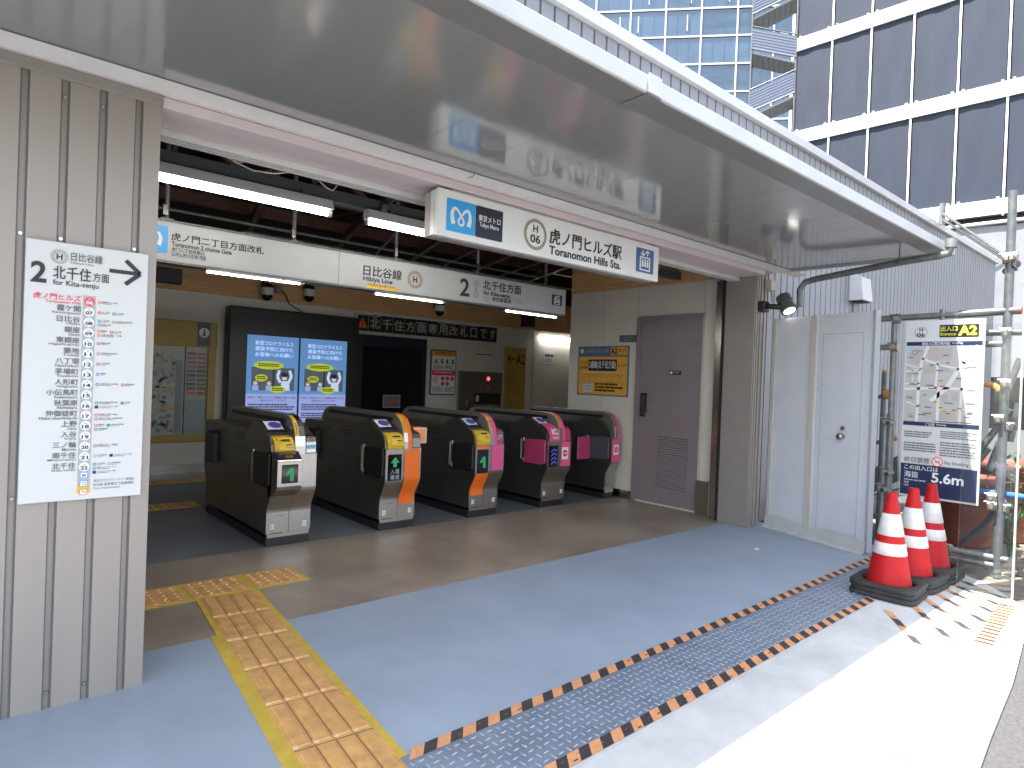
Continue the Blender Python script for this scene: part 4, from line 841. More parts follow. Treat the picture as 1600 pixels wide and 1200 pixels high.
# ------------------------------------------------------------------ tactile paving
def tactile_guide():
    T = thing('guide_paving', 'tan bar-ribbed tactile strip with yellow borders running out of the station', 'tactile paving', (1.2, 2.6, 0))
    p0 = Vector((1.33, 4.095)); p1 = Vector((1.025, 1.15)); d = (p1-p0).normalized(); nrm = Vector((-d.y, d.x)); L = (p1-p0).length
    if nrm.x < 0: nrm = -nrm
    def Q(s_, a, z): c = p0+d*s_+nrm*a; return (c.x, c.y, z)
    hw = lambda s_: .178+(.0 if s_ < .60 else .045)
    def slab(b, s0, s1, a0, a1, z0, z1, m, ch=0.0):
        v = [Q(s0, a0, z0), Q(s1, a0, z0), Q(s1, a1, z0), Q(s0, a1, z0), Q(s0+ch, a0+ch, z1), Q(s1-ch, a0+ch, z1), Q(s1-ch, a1-ch, z1), Q(s0+ch, a1-ch, z1)]
        b.mesh(v, [(4, 5, 6, 7)[::-1], (0, 1, 5, 4)[::-1], (1, 2, 6, 5)[::-1], (2, 3, 7, 6)[::-1], (3, 0, 4, 7)[::-1]], m)
    b = MB(); slab(b, 0, .615, -.183, .183, .0005, .003, TACTY); slab(b, .615, L, -.215, .19, .0005, .003, TACTY); b.build('border', T)
    n = 8; tl = .374
    for i in range(n):
        s0 = i*tl+.004; s1 = s0+tl-.008
        b = MB(); slab(b, s0, s1, -.155, .155, .003, .0065, TACT, .002)
        for k in range(4):
            a = -.1163+k*.0775; slab(b, s0+.012, s1-.012, a-.029, a+.029, .0065, .0115, TACT, .006)
            slab(b, s1-.03, s1-.008, a-.040, a-.018, .0065, .0135, DOTM, .003)
        for k in range(3): a = -.0775+k*.0775; slab(b, s0, s1, a-.003, a+.003, .0066, .0069, mat('tile_groove', (.30, .14, .06), .7))
        b.build('tile', T)
        b = MB(); slab(b, s1, s1+.008, -.155, .155, .003, .0045, TACTJ); b.build('tile_joint', T)
tactile_guide()
def tactile_warn(name_label, x0, x1, y0, y1, n, cat='tactile paving'):
    T = thing('warning_paving', name_label, cat, ((x0+x1)/2, (y0+y1)/2, 0)); wd = (x1-x0)/n
    b = MB(); b.box((x0, y0, .0005), (x1, y1, .0028), TACTY); b.build('border', T)
    for i in range(n):
        a = x0+i*wd+.022; c = x0+(i+1)*wd-.022
        b = MB(); b.box((a, y0+.028, .0028), (c, y1-.028, .006), TACT)
        for u in range(5):
            for v in range(5):
                b.lathe([(.013, .0), (.011, .0045), (.008, .005), (.001, .0051)], (a+(c-a)*(u+.5)/5, y0+.028+(y1-y0-.056)*(v+.5)/5, .006), DOTM, 8)
        b.build('tile', T)
tactile_warn('studded tan tactile row across the end of the ribbed strip', .005, 1.872, 4.105, 4.462, 5)
tactile_warn('dim studded tactile row on the station floor near the map board', .4, 2.6, 8.42, 8.72, 6)
tactile_warn('dim studded tactile row on the station floor behind the first gate', .2, 1.95, 6.90, 7.22, 5)
T = thing('guide_paving', 'dim ribbed tactile strip joining the two studded rows inside the station', 'tactile paving', (1.4, 7.8, 0))
b = MB(); b.box((1.18, 7.221, .0005), (1.55, 8.419, .0028), TACTY); b.build('border', T)
for i in range(3):
    b = MB(); b.box((1.21, 7.23+i*.4, .0028), (1.52, 7.61+i*.4, .006), TACT)
    for k in range(4): b.box((1.235+k*.075, 7.25+i*.4, .006), (1.27+k*.075, 7.59+i*.4, .010), TACT)
    b.build('tile', T)

# ------------------------------------------------------------------ checker plate and hazard tapes
CPX0, CPX1, CPY0, CPY1 = 1.262, 5.95, 1.622, 1.965
T = thing('checker_plate', 'long blue grey checker plate ramp between two striped tapes', 'metal plate', (3.6, 1.8, 0))
b = MB(); b.box((CPX0, CPY0-.02, .0005), (CPX1, CPY1+.02, .0045), CHECK); P = .040; nx = int((CPX1-CPX0)/P); ny = int((CPY1-CPY0)/P)
for i in range(nx):
    for j in range(ny):
        cx = CPX0+.02+i*P; cy = CPY0+.022+j*P; q = (i+j) % 2; L_, w_ = .0165, .0033
        a = math.radians(8 if q == 0 else 98); ca, sa = math.cos(a), math.sin(a)
        pts = [(-L_, 0), (-L_*.5, -w_), (L_*.5, -w_), (L_, 0), (L_*.5, w_), (-L_*.5, w_)]
        v = [(cx+x*ca-y*sa, cy+x*sa+y*ca, .0045) for x, y in pts]+[(cx+(x*ca-y*sa)*.7, cy+(x*sa+y*ca)*.6, .0068) for x, y in pts]
        b.mesh(v, [(6, 7, 8, 9, 10, 11)]+[(k, (k+1) % 6, 6+(k+1) % 6, 6+k) for k in range(6)], LUG)
b.build('plate', T)
b = MB()
for x in (2.8, 4.37): b.box((x, CPY0-.02, .0046), (x+.004, CPY1+.02, .0049), GAP)
b.build('plate_joint', T)
def tape(label, p0, p1, wd, z, st=.062, skew=.05, worn=0.25, seed=1):
    b = MB(); p0 = Vector((*p0, z)); p1 = Vector((*p1, z)); d = (p1-p0).normalized(); n = Vector((-d.y, d.x, 0))*wd/2; L = (p1-p0).length; rnd = random.Random(seed)
    x = 0.0; k = 0
    while x < L:
        x1 = min(L, x+st*rnd.uniform(.93, 1.07)); sk = d*skew; m = TAPEB if k % 2 else TAPEO
        b.face([p0+d*x-n, p0+d*x1-n, p0+d*x1+n+sk, p0+d*x+n+sk], m)
        if m is TAPEO and rnd.random() < worn*1.5:
            a = rnd.uniform(x, x1); e = rnd.uniform(-.9, .2); b.face([p0+d*a+n*e+Z1*.0006, p0+d*(a+.03)+n*e+Z1*.0006, p0+d*(a+.026)+n*(e+.25)+Z1*.0006, p0+d*(a+.006)+n*(e+.2)+Z1*.0006], TAPEB)
        if m is TAPEB and rnd.random() < worn*2:
            a = rnd.uniform(x, x1-.01); e = rnd.uniform(-.9, .4); b.face([p0+d*a+n*e+Z1*.0006, p0+d*(a+.02)+n*e+Z1*.0006, p0+d*(a+.024)+n*(e+.16)+Z1*.0006], CHECK)
        x = x1; k += 1
    return tag(b.build('hazard_tape'), label, 'tape', 'orange and black hazard tapes')
tape('orange and black striped tape along the station side of the checker plate', (1.285, 1.978), (5.95, 2.012), .062, .0062, seed=3)
tape('orange and black striped tape along the road side of the checker plate', (1.60, 1.590), (4.72, 1.612), .062, .0062, seed=4)
b = MB(); b.box((1.1, 1.553, .0005), (4.75, 1.626, .003), PAVE); struct(b.build('ramp_edge'))
fans = [((4.60, 1.47), (4.08, 1.12), 'nearest the road'), ((4.86, 1.40), (4.35, 1.05), 'second from the road'), ((5.10, 1.40), (4.62, 1.02), 'third from the road'), ((5.32, 1.40), (4.90, 1.02), 'in the middle of the fan'), ((5.52, 1.42), (5.16, 1.03), 'third from the fence'), ((5.72, 1.44), (5.38, 1.04), 'second from the fence'), ((5.92, 1.47), (5.58, 1.06), 'nearest the scaffold fence')]
for i, (a, c, w_) in enumerate(fans): tape('worn striped tape in the fan by the cones, '+w_, a, c, .04, .0012, .14, .03, .6, seed=20+i)
tape('short barred striped tape across the outer ends of the tape fan', (4.42, .92), (5.42, 1.0), .085, .0014, .036, .0, .2, seed=40)

q = PZ(1181, 859, 0); b = MB(); b.mesh([(q.x-.03, q.y-.02, .003), (q.x+.02, q.y-.03, .002), (q.x+.035, q.y+.01, .014), (q.x-.01, q.y+.02, .004)], [(0, 1, 2), (0, 2, 3)], WHITE); tag(b.build('paper_scrap'), 'tiny white paper scrap on the blue floor before the hoarding', 'litter')
# ------------------------------------------------------------------ traffic cones
def cone(label, x, y, rz, extra):
    t = thing('traffic_cone', label, 'traffic cone', (0, 0, 0), 'traffic cones in a row')
    b = MB(); prof = [(.150, .045), (.143, .075), (.036, .675), (.034, .705), (.030, .712), (.022, .713), (.022, .66)]
    b.lathe(prof, (0, 0, 0), CONER, 36); b.build('cone_body', t)
    R = lambda z: .143-(z-.075)*(.107/.60)+.0022
    for z0, z1 in ((.287, .368), (.418, .568)):
        b = MB(); b.lathe([(R(z0)-.002, z0), (R(z0), z0+.002), (R(z1), z1-.002), (R(z1)-.002, z1)], (0, 0, 0), CONEW, 36); b.build('reflective_band', t)
    def slab(z0, z1, hw, name):
        b = MB(); n = 40; outer = []; inner = []
        for k in range(n):
            a = 2*math.pi*k/n; e = 9.0; cx, sy_ = math.cos(a), math.sin(a)
            rr = hw/((abs(cx)**e+abs(sy_)**e)**(1/e)); outer.append((rr*cx, rr*sy_)); inner.append((.158*cx, .158*sy_))
        ring = lambda pts, z, s_: [(p[0]*s_, p[1]*s_, z) for p in pts]
        V = [ring(outer, z0, .985), ring(outer, z0+.005, 1), ring(outer, z1-.007, 1), ring(outer, z1, .98), ring(inner, z1, 1.10), ring(inner, z1-.014, 1.0), ring(inner, z0, 1.0)]
        v = [p for r_ in V for p in r_]
        b.mesh(v, [(i*n+k, i*n+(k+1) % n, (i+1)*n+(k+1) % n, (i+1)*n+k) for i in range(len(V)-1) for k in range(n)], RUBB, True)
        return b.build(name, t)
    z = .002
    for k in range(extra): slab(z, z+.033, .208-.008*(k % 2), 'base_weight'); z += .034
    b = MB(); b.tube([(.12, .15, z+.001), (.16, .165, z+.006), (.17, .12, z+.006), (.165, .08, z+.001)], .006, RUBB, 6); b.build('carry_loop', t)
    t.location = (x, y, 0); t.rotation_euler.z = rz
    return t
cone('red and white traffic cone standing nearest the camera with its base over the checker plate', 4.975, 1.585, .06, 3)
cone('middle red and white traffic cone of the row of three, partly hidden', 5.385, 1.572, -.05, 3)
cone('rear red and white traffic cone of the row, right in front of the map board', 5.785, 1.565, .03, 3)

# ------------------------------------------------------------------ white hoarding beside the column
A = Vector((6.31, 3.166, 0)); Bp = Vector((5.985, 2.095, 0)); hd = (Bp-A).normalized(); hn = Vector((-hd.y, hd.x, 0)); hn = hn if hn.x < 0 else -hn; HL = (Bp-A).length
T = thing('hoarding', 'white painted hoarding with a flush door beside the grey column', 'hoarding', A)
def hb(b, s0, s1, z0, z1, d0, d1, m):
    p = [A+hd*s0+hn*d0, A+hd*s1+hn*d0, A+hd*s1+hn*d1, A+hd*s0+hn*d1]
    b.prism([q+Z1*z0 for q in p], (0, 0, z1-z0), m)
b = MB(); hb(b, 0, .545, .02, 2.115, -.03, 0, HOARD); b.build('panel', T, bevel=.003)
b = MB(); hb(b, .0, .045, .02, 2.12, .001, .010, HWOOD); hb(b, .47, .535, .02, 2.12, .001, .012, HWOOD); b.build('batten', T, bevel=.002)
b = MB(); hb(b, .549, HL, .02, 2.115, -.03, -.002, HOARD); dd = b.build('door', T, bevel=.003)
b = MB()
for s0, s1, z0, z1 in ((.60, HL-.10, 1.93, 1.936), (.60, .606, .12, 1.93), (HL-.106, HL-.10, .12, 1.93)): hb(b, s0, s1, z0, z1, -.0018, .0008, mat('groove_grey', (.48, .50, .54), .5))
b.build('door_groove', dd)
b = MB(); hb(b, HL-.016, HL+.012, .02, 2.12, -.06, .006, mat('channel_grey', (.40, .41, .43), .5)); b.build('edge_channel', T, bevel=.002)
b = MB()
for k in range(9): hb(b, .62, .626, .2+k*.21, .206+k*.21, -.0018, .002, GALVD); hb(b, HL-.06, HL-.054, .2+k*.21, .206+k*.21, -.0018, .002, GALVD)
b.build('screw', dd)
p = A+hd*(HL-.27); b = MB(); b.tube([p+hn*.0+Z1*1.0, p+hn*.04+Z1*1.0], [.02, .02], GALV, 12); b.tube([p+hn*.035+Z1*1.0, p+hn*.05+Z1*1.0, p+hn*.065+Z1*1.0], [.028, .034, .02], STEEL, 16); b.build('knob', dd)
b = MB(); b.tube([p+Z1*1.075, p+hn*.014+Z1*1.075], .019, STEEL, 14); b.build('lock', dd)
b = MB(); N_ = 44
for i in range(N_):
    s0 = HL*i/N_; s1 = HL*(i+1)/N_
    wv = lambda s_: .004*math.sin(s_*17)+.003*math.sin(s_*53+1)
    for (za, da), (zb, db) in (((.001, .045), (.02, .016)), ((.02, .016), (.07, .012)), ((.07, .012), (.12, .010))):
        q = lambda s_, z, d: A+hd*s_+hn*(d+(wv(s_)*(d/.03)+.008 if z < .1 else .001))+Z1*(z+(.012*math.sin(s_*9) if z > .1 else 0))
        b.face([q(s0, za, da), q(s1, za, da), q(s1, zb, db), q(s0, zb, db)], SHEET, True)
b.build('plastic_skirt', T)

# ------------------------------------------------------------------ flood lamp and its box on the column
T = thing('flood_lamp', 'dark cylindrical flood lamp lit on the column beside the downpipe', 'lamp', (6.2, 3.1, 2.25))
lp = PY(1228, 474, 3.02); bt = PY(1204, 478, 3.12)
b = MB(); b.box((bt.x-.05, 3.16, bt.z-.055), (bt.x+.06, 3.228, bt.z+.05), BLACK); b.tube([(bt.x+.0, 3.16, bt.z), (bt.x+.05, 3.06, bt.z-.01), (lp.x-.02, 3.03, lp.z)], .028, BLACK, 10); b.build('bracket', T, bevel=.006)
ax = Vector((-.16, -.50, -.85)).normalized(); lk = 1.3
b = MB(); b.tube([lp-ax*.10, lp-ax*.085, lp-ax*.02], [.045, .070, .074], mat('lamp_green_grey', (.10, .11, .10), .45), 20); b.tube([lp-ax*.018, lp+ax*.07], [.068, .074], MATS['lamp_green_grey'], 20); b.tube([lp+ax*.0701, lp+ax*.092], [.080, .080], MATS['lamp_green_grey'], 20); b.build('housing', T)
b = MB(); b.tube([lp+ax*.0925, lp+ax*.096], [.055, .055], LENS, 20); b.build('lens', T)
T = thing('switch_box', 'small beige switch box above the flood lamp bracket on the column', 'box', (6.15, 3.2, 2.4))
p = PY(1203, 446, 3.2); b = MB(); b.box((p.x-.03, 3.17, p.z-.055), (p.x+.055, 3.2275, p.z+.055), BOXB); b.build('box_body', T, bevel=.006)
b = MB(); b.tube([(p.x+.03, 3.2, p.z-.055), (p.x+.035, 3.19, p.z-.12), (p.x+.02, 3.18, p.z-.17)], .005, BLACK, 6); b.build('cable', T)

# ------------------------------------------------------------------ A2 map board
AX = 6.12
ay0, ay1, az0, az1 = 1.90, 1.338, .541, 2.025                   # left and right ends in the board's plane
T = thing('area_map_sign', 'white A2 entrance board with an area map and navy foot, tied to the scaffold', 'sign', (AX, 1.8, az0))
b = MB(); b.box((AX, ay1, az0), (AX+.025, ay0, az1), mat('board_white', (.62, .62, .62), .4)); b.build('panel', T, bevel=.003)
def AU(t): return -ay0+t*(ay0-ay1)
def AV(t): return az1-t*(az1-az0)
b = MB(); b2 = MB(); f = Fr(b, (AX, 0, 0), -Y1, Z1); g = Fr(b2, (AX, 0, 0), -Y1, Z1); g.sep = T
f.rect(AU(.025), AV(.142), AU(.975), AV(.120), NAVY); g.fit('駅出入口周辺案内図', AU(.23), AV(.140), AU(.58), AV(.122), WHITE, .01); g.fit('Area Map', AU(.61), AV(.1385), AU(.74), AV(.1235), WHITE)
f.ring(AU(.21), AV(.067), .040, .0475, LGREY); g.fit('H', AU(.185), AV(.062), AU(.235), AV(.042), INK, .02); g.fit('06', AU(.155), AV(.092), AU(.262), AV(.070), INK, .02)
f.rrect(AU(.445), AV(.097), AU(.925), AV(.028), .006, INK); g.fit('出入口', AU(.46), AV(.063), AU(.665), AV(.036), YELA, .012); g.fit('Entrance', AU(.46), AV(.087), AU(.65), AV(.071), YELA, .01); g.fit('A2', AU(.68), AV(.088), AU(.905), AV(.034), YELA, .045)
mu = lambda t: AU(.025+.95*t); mv = lambda t: AV(.146+.425*t)
f.rect(mu(0), mv(1), mu(1), mv(0), MAPG, .0015)
rnd = random.Random(5)
for u0, v0, u1, v1 in ((.30, .02, .62, .18), (.03, .30, .12, .42), (.14, .30, .2, .4), (.24, .25, .40, .36), (.44, .22, .60, .34), (.80, .3, .97, .42), (.80, .47, .97, .56), (.8, .6, .9, .68), (.02, .65, .16, .72), (.05, .88, .17, .96), (.28, .85, .42, .95), (.49, .62, .58, .72), (.63, .6, .72, .7), (.46, .84, .70, .96), (.83, .05, .95, .2), (.82, .72, .9, .8), (.92, .7, .97, .78), (.25, .50, .38, .57)):
    f.rect(mu(u0), mv(v1), mu(u1), mv(v0), MAPB, .002)
f.rect(mu(0), mv(.12), mu(.05), mv(0), mat('map_water', (.35, .55, .60), .5), .002); f.disc(mu(.15), mv(.13), .06, MAPB, .0022)
for pts, wd in ((((.30, 0), (.22, .2), (.19, .45), (.18, 1)), .022), (((.22, .16), (.45, .24), (.72, .30)), .016), (((0, .24), (.22, .30)), .01), (((0, .57), (.5, .545), (1, .56)), .022), (((.95, .0), (.78, .2), (.56, .55), (.36, .72)), .034), (((.46, .57), (.46, 1)), .02), (((.44, .2), (.42, .56)), .016), (((.75, .2), (1, .35)), .016), (((.77, .28), (.75, 1)), .018), (((0, .33), (.2, .32)), .012), (((.1, .3), (.1, .5)), .01), (((.2, .8), (.02, .74)), .012), (((.76, .82), (1, .8)), .012), (((0, .5), (.2, .49)), .012)):
    f.line([(mu(a), mv(c)) for a, c in pts], wd, MAPR, .0026)
for a, c in ((.46, .44), (.25, .63), (.39, .72), (.47, .79), (.52, .84), (.71, .79)): f.rect(mu(a), mv(c+.022), mu(a+.06), mv(c), YEL, .003); g.bars(mu(a+.005), mv(c+.018), mu(a+.055), mv(c+.004), 1, INK, .0035, False)
f.rect(mu(.48), mv(.535), mu(.54), mv(.515), REDP, .003); f.ring(mu(.12), mv(.08), .018, .022, BLUEP, .003); f.line([(mu(.15), mv(.07)), (mu(.22), mv(.05))], .004, BLUEP, .003); f.rect(mu(.42), mv(.985), mu(.9), mv(.977), INK, .003)
for i in range(26): a, c = rnd.uniform(.03, .86), rnd.uniform(.1, .95); g.bars(mu(a), mv(c+.018), mu(a+rnd.uniform(.05, .13)), mv(c), 1, INKG, .003, False, i, .8)
f.rect(AU(.02), AV(.594), AU(.975), AV(.572), NAVY); g.fit('ご注意', AU(.31), AV(.591), AU(.43), AV(.575), WHITE, .01); g.fit('Warnings', AU(.45), AV(.589), AU(.58), AV(.577), WHITE)
g.bars(AU(.04), AV(.665), AU(.47), AV(.627), 3, INKG, .002, True, 3, .55); g.bars(AU(.04), AV(.745), AU(.46), AV(.69), 4, INKG, .002, True, 4, .55); g.bars(AU(.51), AV(.66), AU(.95), AV(.615), 4, INKG, .002, True, 6, .5); g.bars(AU(.51), AV(.76), AU(.95), AV(.675), 6, INKG, .002, True, 7, .5)
g.fit('終日禁煙', AU(.055), AV(.803), AU(.385), AV(.773), INKG, .008); no_smoking(f, AU(.485), AV(.788), .040); g.fit('No Smoking', AU(.575), AV(.803), AU(.87), AV(.779), INKG, .008)
f.rect(AU(.012), AV(.988), AU(.975), AV(.812), NAVY); g.fit('この出入口は', AU(.06), AV(.845), AU(.50), AV(.819), WHITE, .01); g.fit('海抜', AU(.06), AV(.89), AU(.25), AV(.853), WHITE, .004); g.fit('Above sea level', AU(.06), AV(.908), AU(.34), AV(.897), WHITE, .01); g.fit('海拔', AU(.06), AV(.925), AU(.13), AV(.914), WHITE); g.fit('해발', AU(.06), AV(.942), AU(.13), AV(.931), WHITE); g.fit('5.6m', AU(.42), AV(.905), AU(.82), AV(.848), WHITE, .025)
b.build('map_print', T); b2.build('small_print', T)

# ------------------------------------------------------------------ scaffold fence
SX = 6.19
T = thing('scaffold_fence', 'galvanised pipe scaffold fence with clamps behind the A2 board', 'scaffolding', (SX, 1.6, 0))
def pole(p0, p1, r=.026, m=GALV, name='pole', par=None):
    b = MB(); b.tube([p0, p1], r, m, 14); return b.build(name, par or T)
def clamp(p, ax=(0, 1, 0)):
    p = Vector(p); a = Vector(ax); b = MB(); b.tube([p-a*.03, p+a*.03], [.042, .042], CLAMP, 10); b.box(p-Vector((.06, .012, .02)), p-Vector((.03, -.012, -.02)), CLAMP); b.tube([p+Vector((-.05, -.03, .03)), p+Vector((-.05, .045, .03))], .007, STEEL, 6); b.build('clamp', T)
S = lambda x, y, X=SX: PX(x, y, X)
p = S(1583, 298); q = S(1553, 862); pole((SX, p.y, p.z), (SX, p.y, 0), .031)
py_ = p.y
pole(S(1399, 497), (SX, S(1399, 497).y, 0), .028, GALVD); q = S(1384, 646); pole(q, (SX, q.y, .0), .024, GALVD)
q = S(1474, 484); pole(q, (SX, q.y, 0), .024, GALVD)
b = MB(); b.tube([S(1364, 499), S(1500, 491)], .027, GALVD, 12); b.build('rail', T); b = MB(); b.tube([S(1498, 491), S(1594, 484.5)], .031, GALV, 12); b.tube([S(1588, 485), S(1597, 484.3)], .0315, mat('red_paint', (.35, .10, .09), .5), 12); b.build('rail', T)
for a, c, m in (((1364, 544), (1405, 541), GALVD), ((1535, 520), (1600, 519), GALV), ((1535, 538), (1570, 537), GALV), ((1464, 855), (1582, 877), GALVD), ((1464, 867), (1560, 885), GALVD)):
    pole(S(*a), S(*c), .026, m, 'rail')
for a, c in (((1345, 627), (1390, 616)), ((1345, 697), (1395, 686))): pole(S(*a, 6.6), S(*c, 6.6), .018, GALV, 'rail')
pole(S(1382, 582, 6.6), (6.6, S(1382, 582, 6.6).y, .05), .022, GALV)
for p in ((1403, 498), (1398, 542), (1574, 520), (1551, 777), (1551, 790), (1480, 857), (1572, 600), (1562, 655)): clamp(S(*p, SX-.02))
for p in ((1392, 661), (1390, 740), (1383, 765)):
    b = MB(); q = S(*p, SX-.05); b.tube([q+Vector((.1, .02, 0)), q-Vector((.08, 0, 0))], .024, GALVD, 12); b.tube([q-Vector((.081, 0, 0)), q-Vector((.082, 0, 0))], .019, GAP, 12); b.build('pipe_end', T); clamp(q+Vector((.05, .04, .01)))
for a, c in (((1545, 735), (1562, 690)), ((1530, 705), (1580, 640)), ((1497, 760), (1545, 700)), ((1570, 620), (1594, 560)), ((1578, 690), (1592, 630))): pole(S(*a, 6.6), S(*c, 6.6), .026, GALV, 'brace')
for p in ((1590, 413), (1585, 668), (1580, 797)):
    q = S(*p, 6.17); b = MB(); b.tube([q+Vector((.4, .15, .02)), q-Vector((.02, .0, 0))], .028, GALV, 12); b.tube([q-Vector((.0205, 0, 0)), q-Vector((.022, 0, 0))], .022, GAP, 12); b.build('pipe_end', T); clamp(q+Vector((.06, .04, .0)))
# pipe handrail that slopes to the tall pole
hp = PY(1473, 318, 3.62)
b = MB(); b.tube([hp, (hp.x, hp.y, 4.1)], .05, GALV, 10); b.build('pole', T)
for y0, y1 in ((334, 402), (343, 408)):
    b = MB(); b.tube([PY(1474, y0, 3.6), S(1573, y1)], [.024, .010], GALV, 8); b.build('rail', T)
clamp(S(1575, 404, SX-.01)); clamp(S(1583, 403, SX-.01))
def cap(px, py, X, r, label, m=ORCAP):
    b = MB(); q = PX(px, py, X); b.tube([q+Vector((.0, .035, -.01)), q+Vector((0, .01, 0)), q+Vector((0, -.03, .005)), q+Vector((0, -.045, .008))], [r, r*1.15, r*1.05, r*.4], m, 14); o = b.build('pipe_cap', T); return o
cap(1389, 616, 6.6, .042, 'orange cap on the upper thin pipe beside the hoarding door'); cap(1394, 684, 6.6, .03, 'orange cap on the lower thin pipe beside the hoarding door')
b = MB(); q = S(1383, 582, 6.6); b.tube([q, q+Z1*.02], .026, ORCAP, 12); b.build('pipe_cap', T)
b = MB(); q = S(1548, 615, 6.27); pts = [q+Vector((0, .09*math.cos(a)+.03, .075*math.sin(a))) for a in [k*.35 for k in range(-2, 9)]]; b.tube(pts, .026, ORCAP, 10); b.tube([q+Vector((0, .17, -.02)), q+Vector((0, .06, .0))], .02, GALV, 10); b.build('pipe_guard', T)
b = MB(); b.tube([PX(1530, 768, 6.30), PX(1551, 770, 6.27), PX(1590, 775, 6.2), PX(1605, 778, 6.15)], .024, BLUEH, 10); tag(b.build('blue_pipe'), 'bright blue pipe crossing behind the foot of the A2 board', 'pipe')
b = MB(); b.tube([PX(x, y, 6.4) for x, y in ((1497, 855), (1515, 838), (1535, 822), (1548, 808), (1556, 795))], .022, RUBB, 10); tag(b.build('black_hose'), 'thick black hose curving up to the tall scaffold pole', 'hose')
T = thing('clear_screen', 'clear acrylic sheet in a white edge channel at the end of the fence', 'screen', (5.6, 1.02, 0))
ya = PX(1590, 700, 5.6).y; b = MB(); b.box((5.6, ya, 0.0), (5.604, 1.335, 1.93), CLEAR); b.build('sheet', T)
b = MB(); b.box((5.588, ya-.012, 0), (5.612, ya-.0005, 2.45), mat('edge_white', (.5, .5, .48), .45)); b.build('edge_channel', T, bevel=.002)
# things on the dirt behind the fence
def bin_(label, x, y, r, h):
    b = MB(); b.lathe([(.001, .01), (r*.82, .01), (r*.84, .03), (r*.97, h*.88), (r*1.06, h*.885), (r*1.07, h), (r*.98, h), (r*.95, h*.9), (r*.8, .06), (.001, .05)], (x, y, -.012), TERRA, 32); return tag(b.build('planter'), label, 'planter', 'terracotta planters behind the fence')
bin_('big terracotta coloured planter behind the navy foot of the board', 7.35, 1.70, .25, .66); bin_('terracotta planter standing partly behind the tall scaffold pole', 7.95, 1.55, .27, .80)
T = thing('shrub', 'small green shrub growing between the planters and the clear screen', 'plant', (7.05, 1.30, 0)); b = MB(); rnd = random.Random(9)
for k in range(9): a = rnd.uniform(0, 6.28); b.tube([(7.05, 1.30, -.012), (7.05+.06*math.cos(a), 1.30+.06*math.sin(a), .35), (7.05+.14*math.cos(a), 1.30+.14*math.sin(a), .55+rnd.random()*.35)], [.008, .006, .003], LEAF, 5)
b.build('stem', T); b = MB()
for k in range(170):
    a = rnd.uniform(0, 6.28); z = rnd.uniform(.15, .92); r = .04+.17*rnd.random(); c = Vector((7.05+r*math.cos(a), 1.30+r*math.sin(a), z)); d = Vector((rnd.uniform(-1, 1), rnd.uniform(-1, 1), rnd.uniform(-.4, .7))).normalized(); s_ = d.cross(Z1).normalized(); L_ = rnd.uniform(.05, .10)
    b.face([c, c+d*L_*.5+s_*L_*.22, c+d*L_, c+d*L_*.5-s_*L_*.22], LEAF)
b.build('leaves', T)
T = thing('scaffold_plank', 'pale perforated steel plank behind the fence at the hoarding edge', 'plank', (7.8, 2.3, .3)); b = MB()
b.prism([PX(1352, 738, 6.9), PX(1402, 712, 6.9), PX(1402, 752, 6.9), PX(1352, 775, 6.9)], (.05, 0, 0), GALV); b.build('deck', T)
b = MB(); b.box((6.55, 2.2, .22), (8.6, 2.45, .27), GALV); tag(b.build('scaffold_plank', bevel=.004), 'pale steel plank lying low behind the fence', 'plank')
b = MB(); b.box((6.5, 1.86, -.012), (6.7, 2.04, .30), mat('dark_crate', (.09, .07, .09), .6)); tag(b.build('crate', bevel=.01), 'small dark crate on the ground behind the cones', 'crate')

# ------------------------------------------------------------------ building wrapped in dark mesh sheets
phi = math.radians(-4); ud = Vector((math.sin(phi), math.cos(phi), 0)); P0 = Vector((36.03, 17.37, 0)); nd = Vector((-math.cos(phi), math.sin(phi), 0))
T = thing('sheeted_building', 'tall building wrapped in charcoal mesh sheets between white beams', 'building', P0)
def fb(b, s0, s1, z0, z1, d0, d1, m):
    p = [P0+ud*s0+nd*d0, P0+ud*s1+nd*d0, P0+ud*s1+nd*d1, P0+ud*s0+nd*d1]; b.prism([q+Z1*z0 for q in p], (0, 0, z1-z0), m)
b = MB(); fb(b, -30, 0, 0, 48, -12, -.35, mat('dark_core', (.05, .045, .04), .8)); b.build('core', T)
lev = [10.35, 15.80, 21.12, 26.45, 31.8]
for i, z in enumerate(lev):
    b = MB(); fb(b, -24, .12, z-.36, z+.36, -.2, .14, BEAMW)
    b.build('white_beam', T)
    b = MB()
    for k in range(12):
        for o_ in (-.22, .22): s_ = -1.97*k+o_; fb(b, s_-.05, s_+.05, z+.36, z+.47, .0, .10, BEAMW)
    b.build('sheet_tie', T)
    if i < len(lev)-1:
        for k in range(11):
            b = MB(); s1 = -1.97*k-.09; s0 = s1-1.79; nsl = 6; z0, z1 = z+.36, lev[i+1]-.36
            for j in range(nsl):
                for jj in range(8):
                    q = lambda a, c: P0+ud*(s0+(s1-s0)*a)+nd*(.02+.018*math.sin(a*9+k*2+i)*math.sin(c*5+k))+Z1*(z0+(z1-z0)*c)
                    b.face([q(j/nsl, jj/8), q((j+1)/nsl, jj/8), q((j+1)/nsl, (jj+1)/8), q(j/nsl, (jj+1)/8)], NET, True)
            b.build('mesh_sheet', T)
b = MB()
for k in range(12): fb(b, -1.97*k-.045, -1.97*k+.045, 9.9, 40, .03, .10, BEAMW)
b.build('upright', T)
b = MB(); fb(b, -.02, .22, 4, 45, -.2, .16, BEAMW); b.build('corner_post', T)
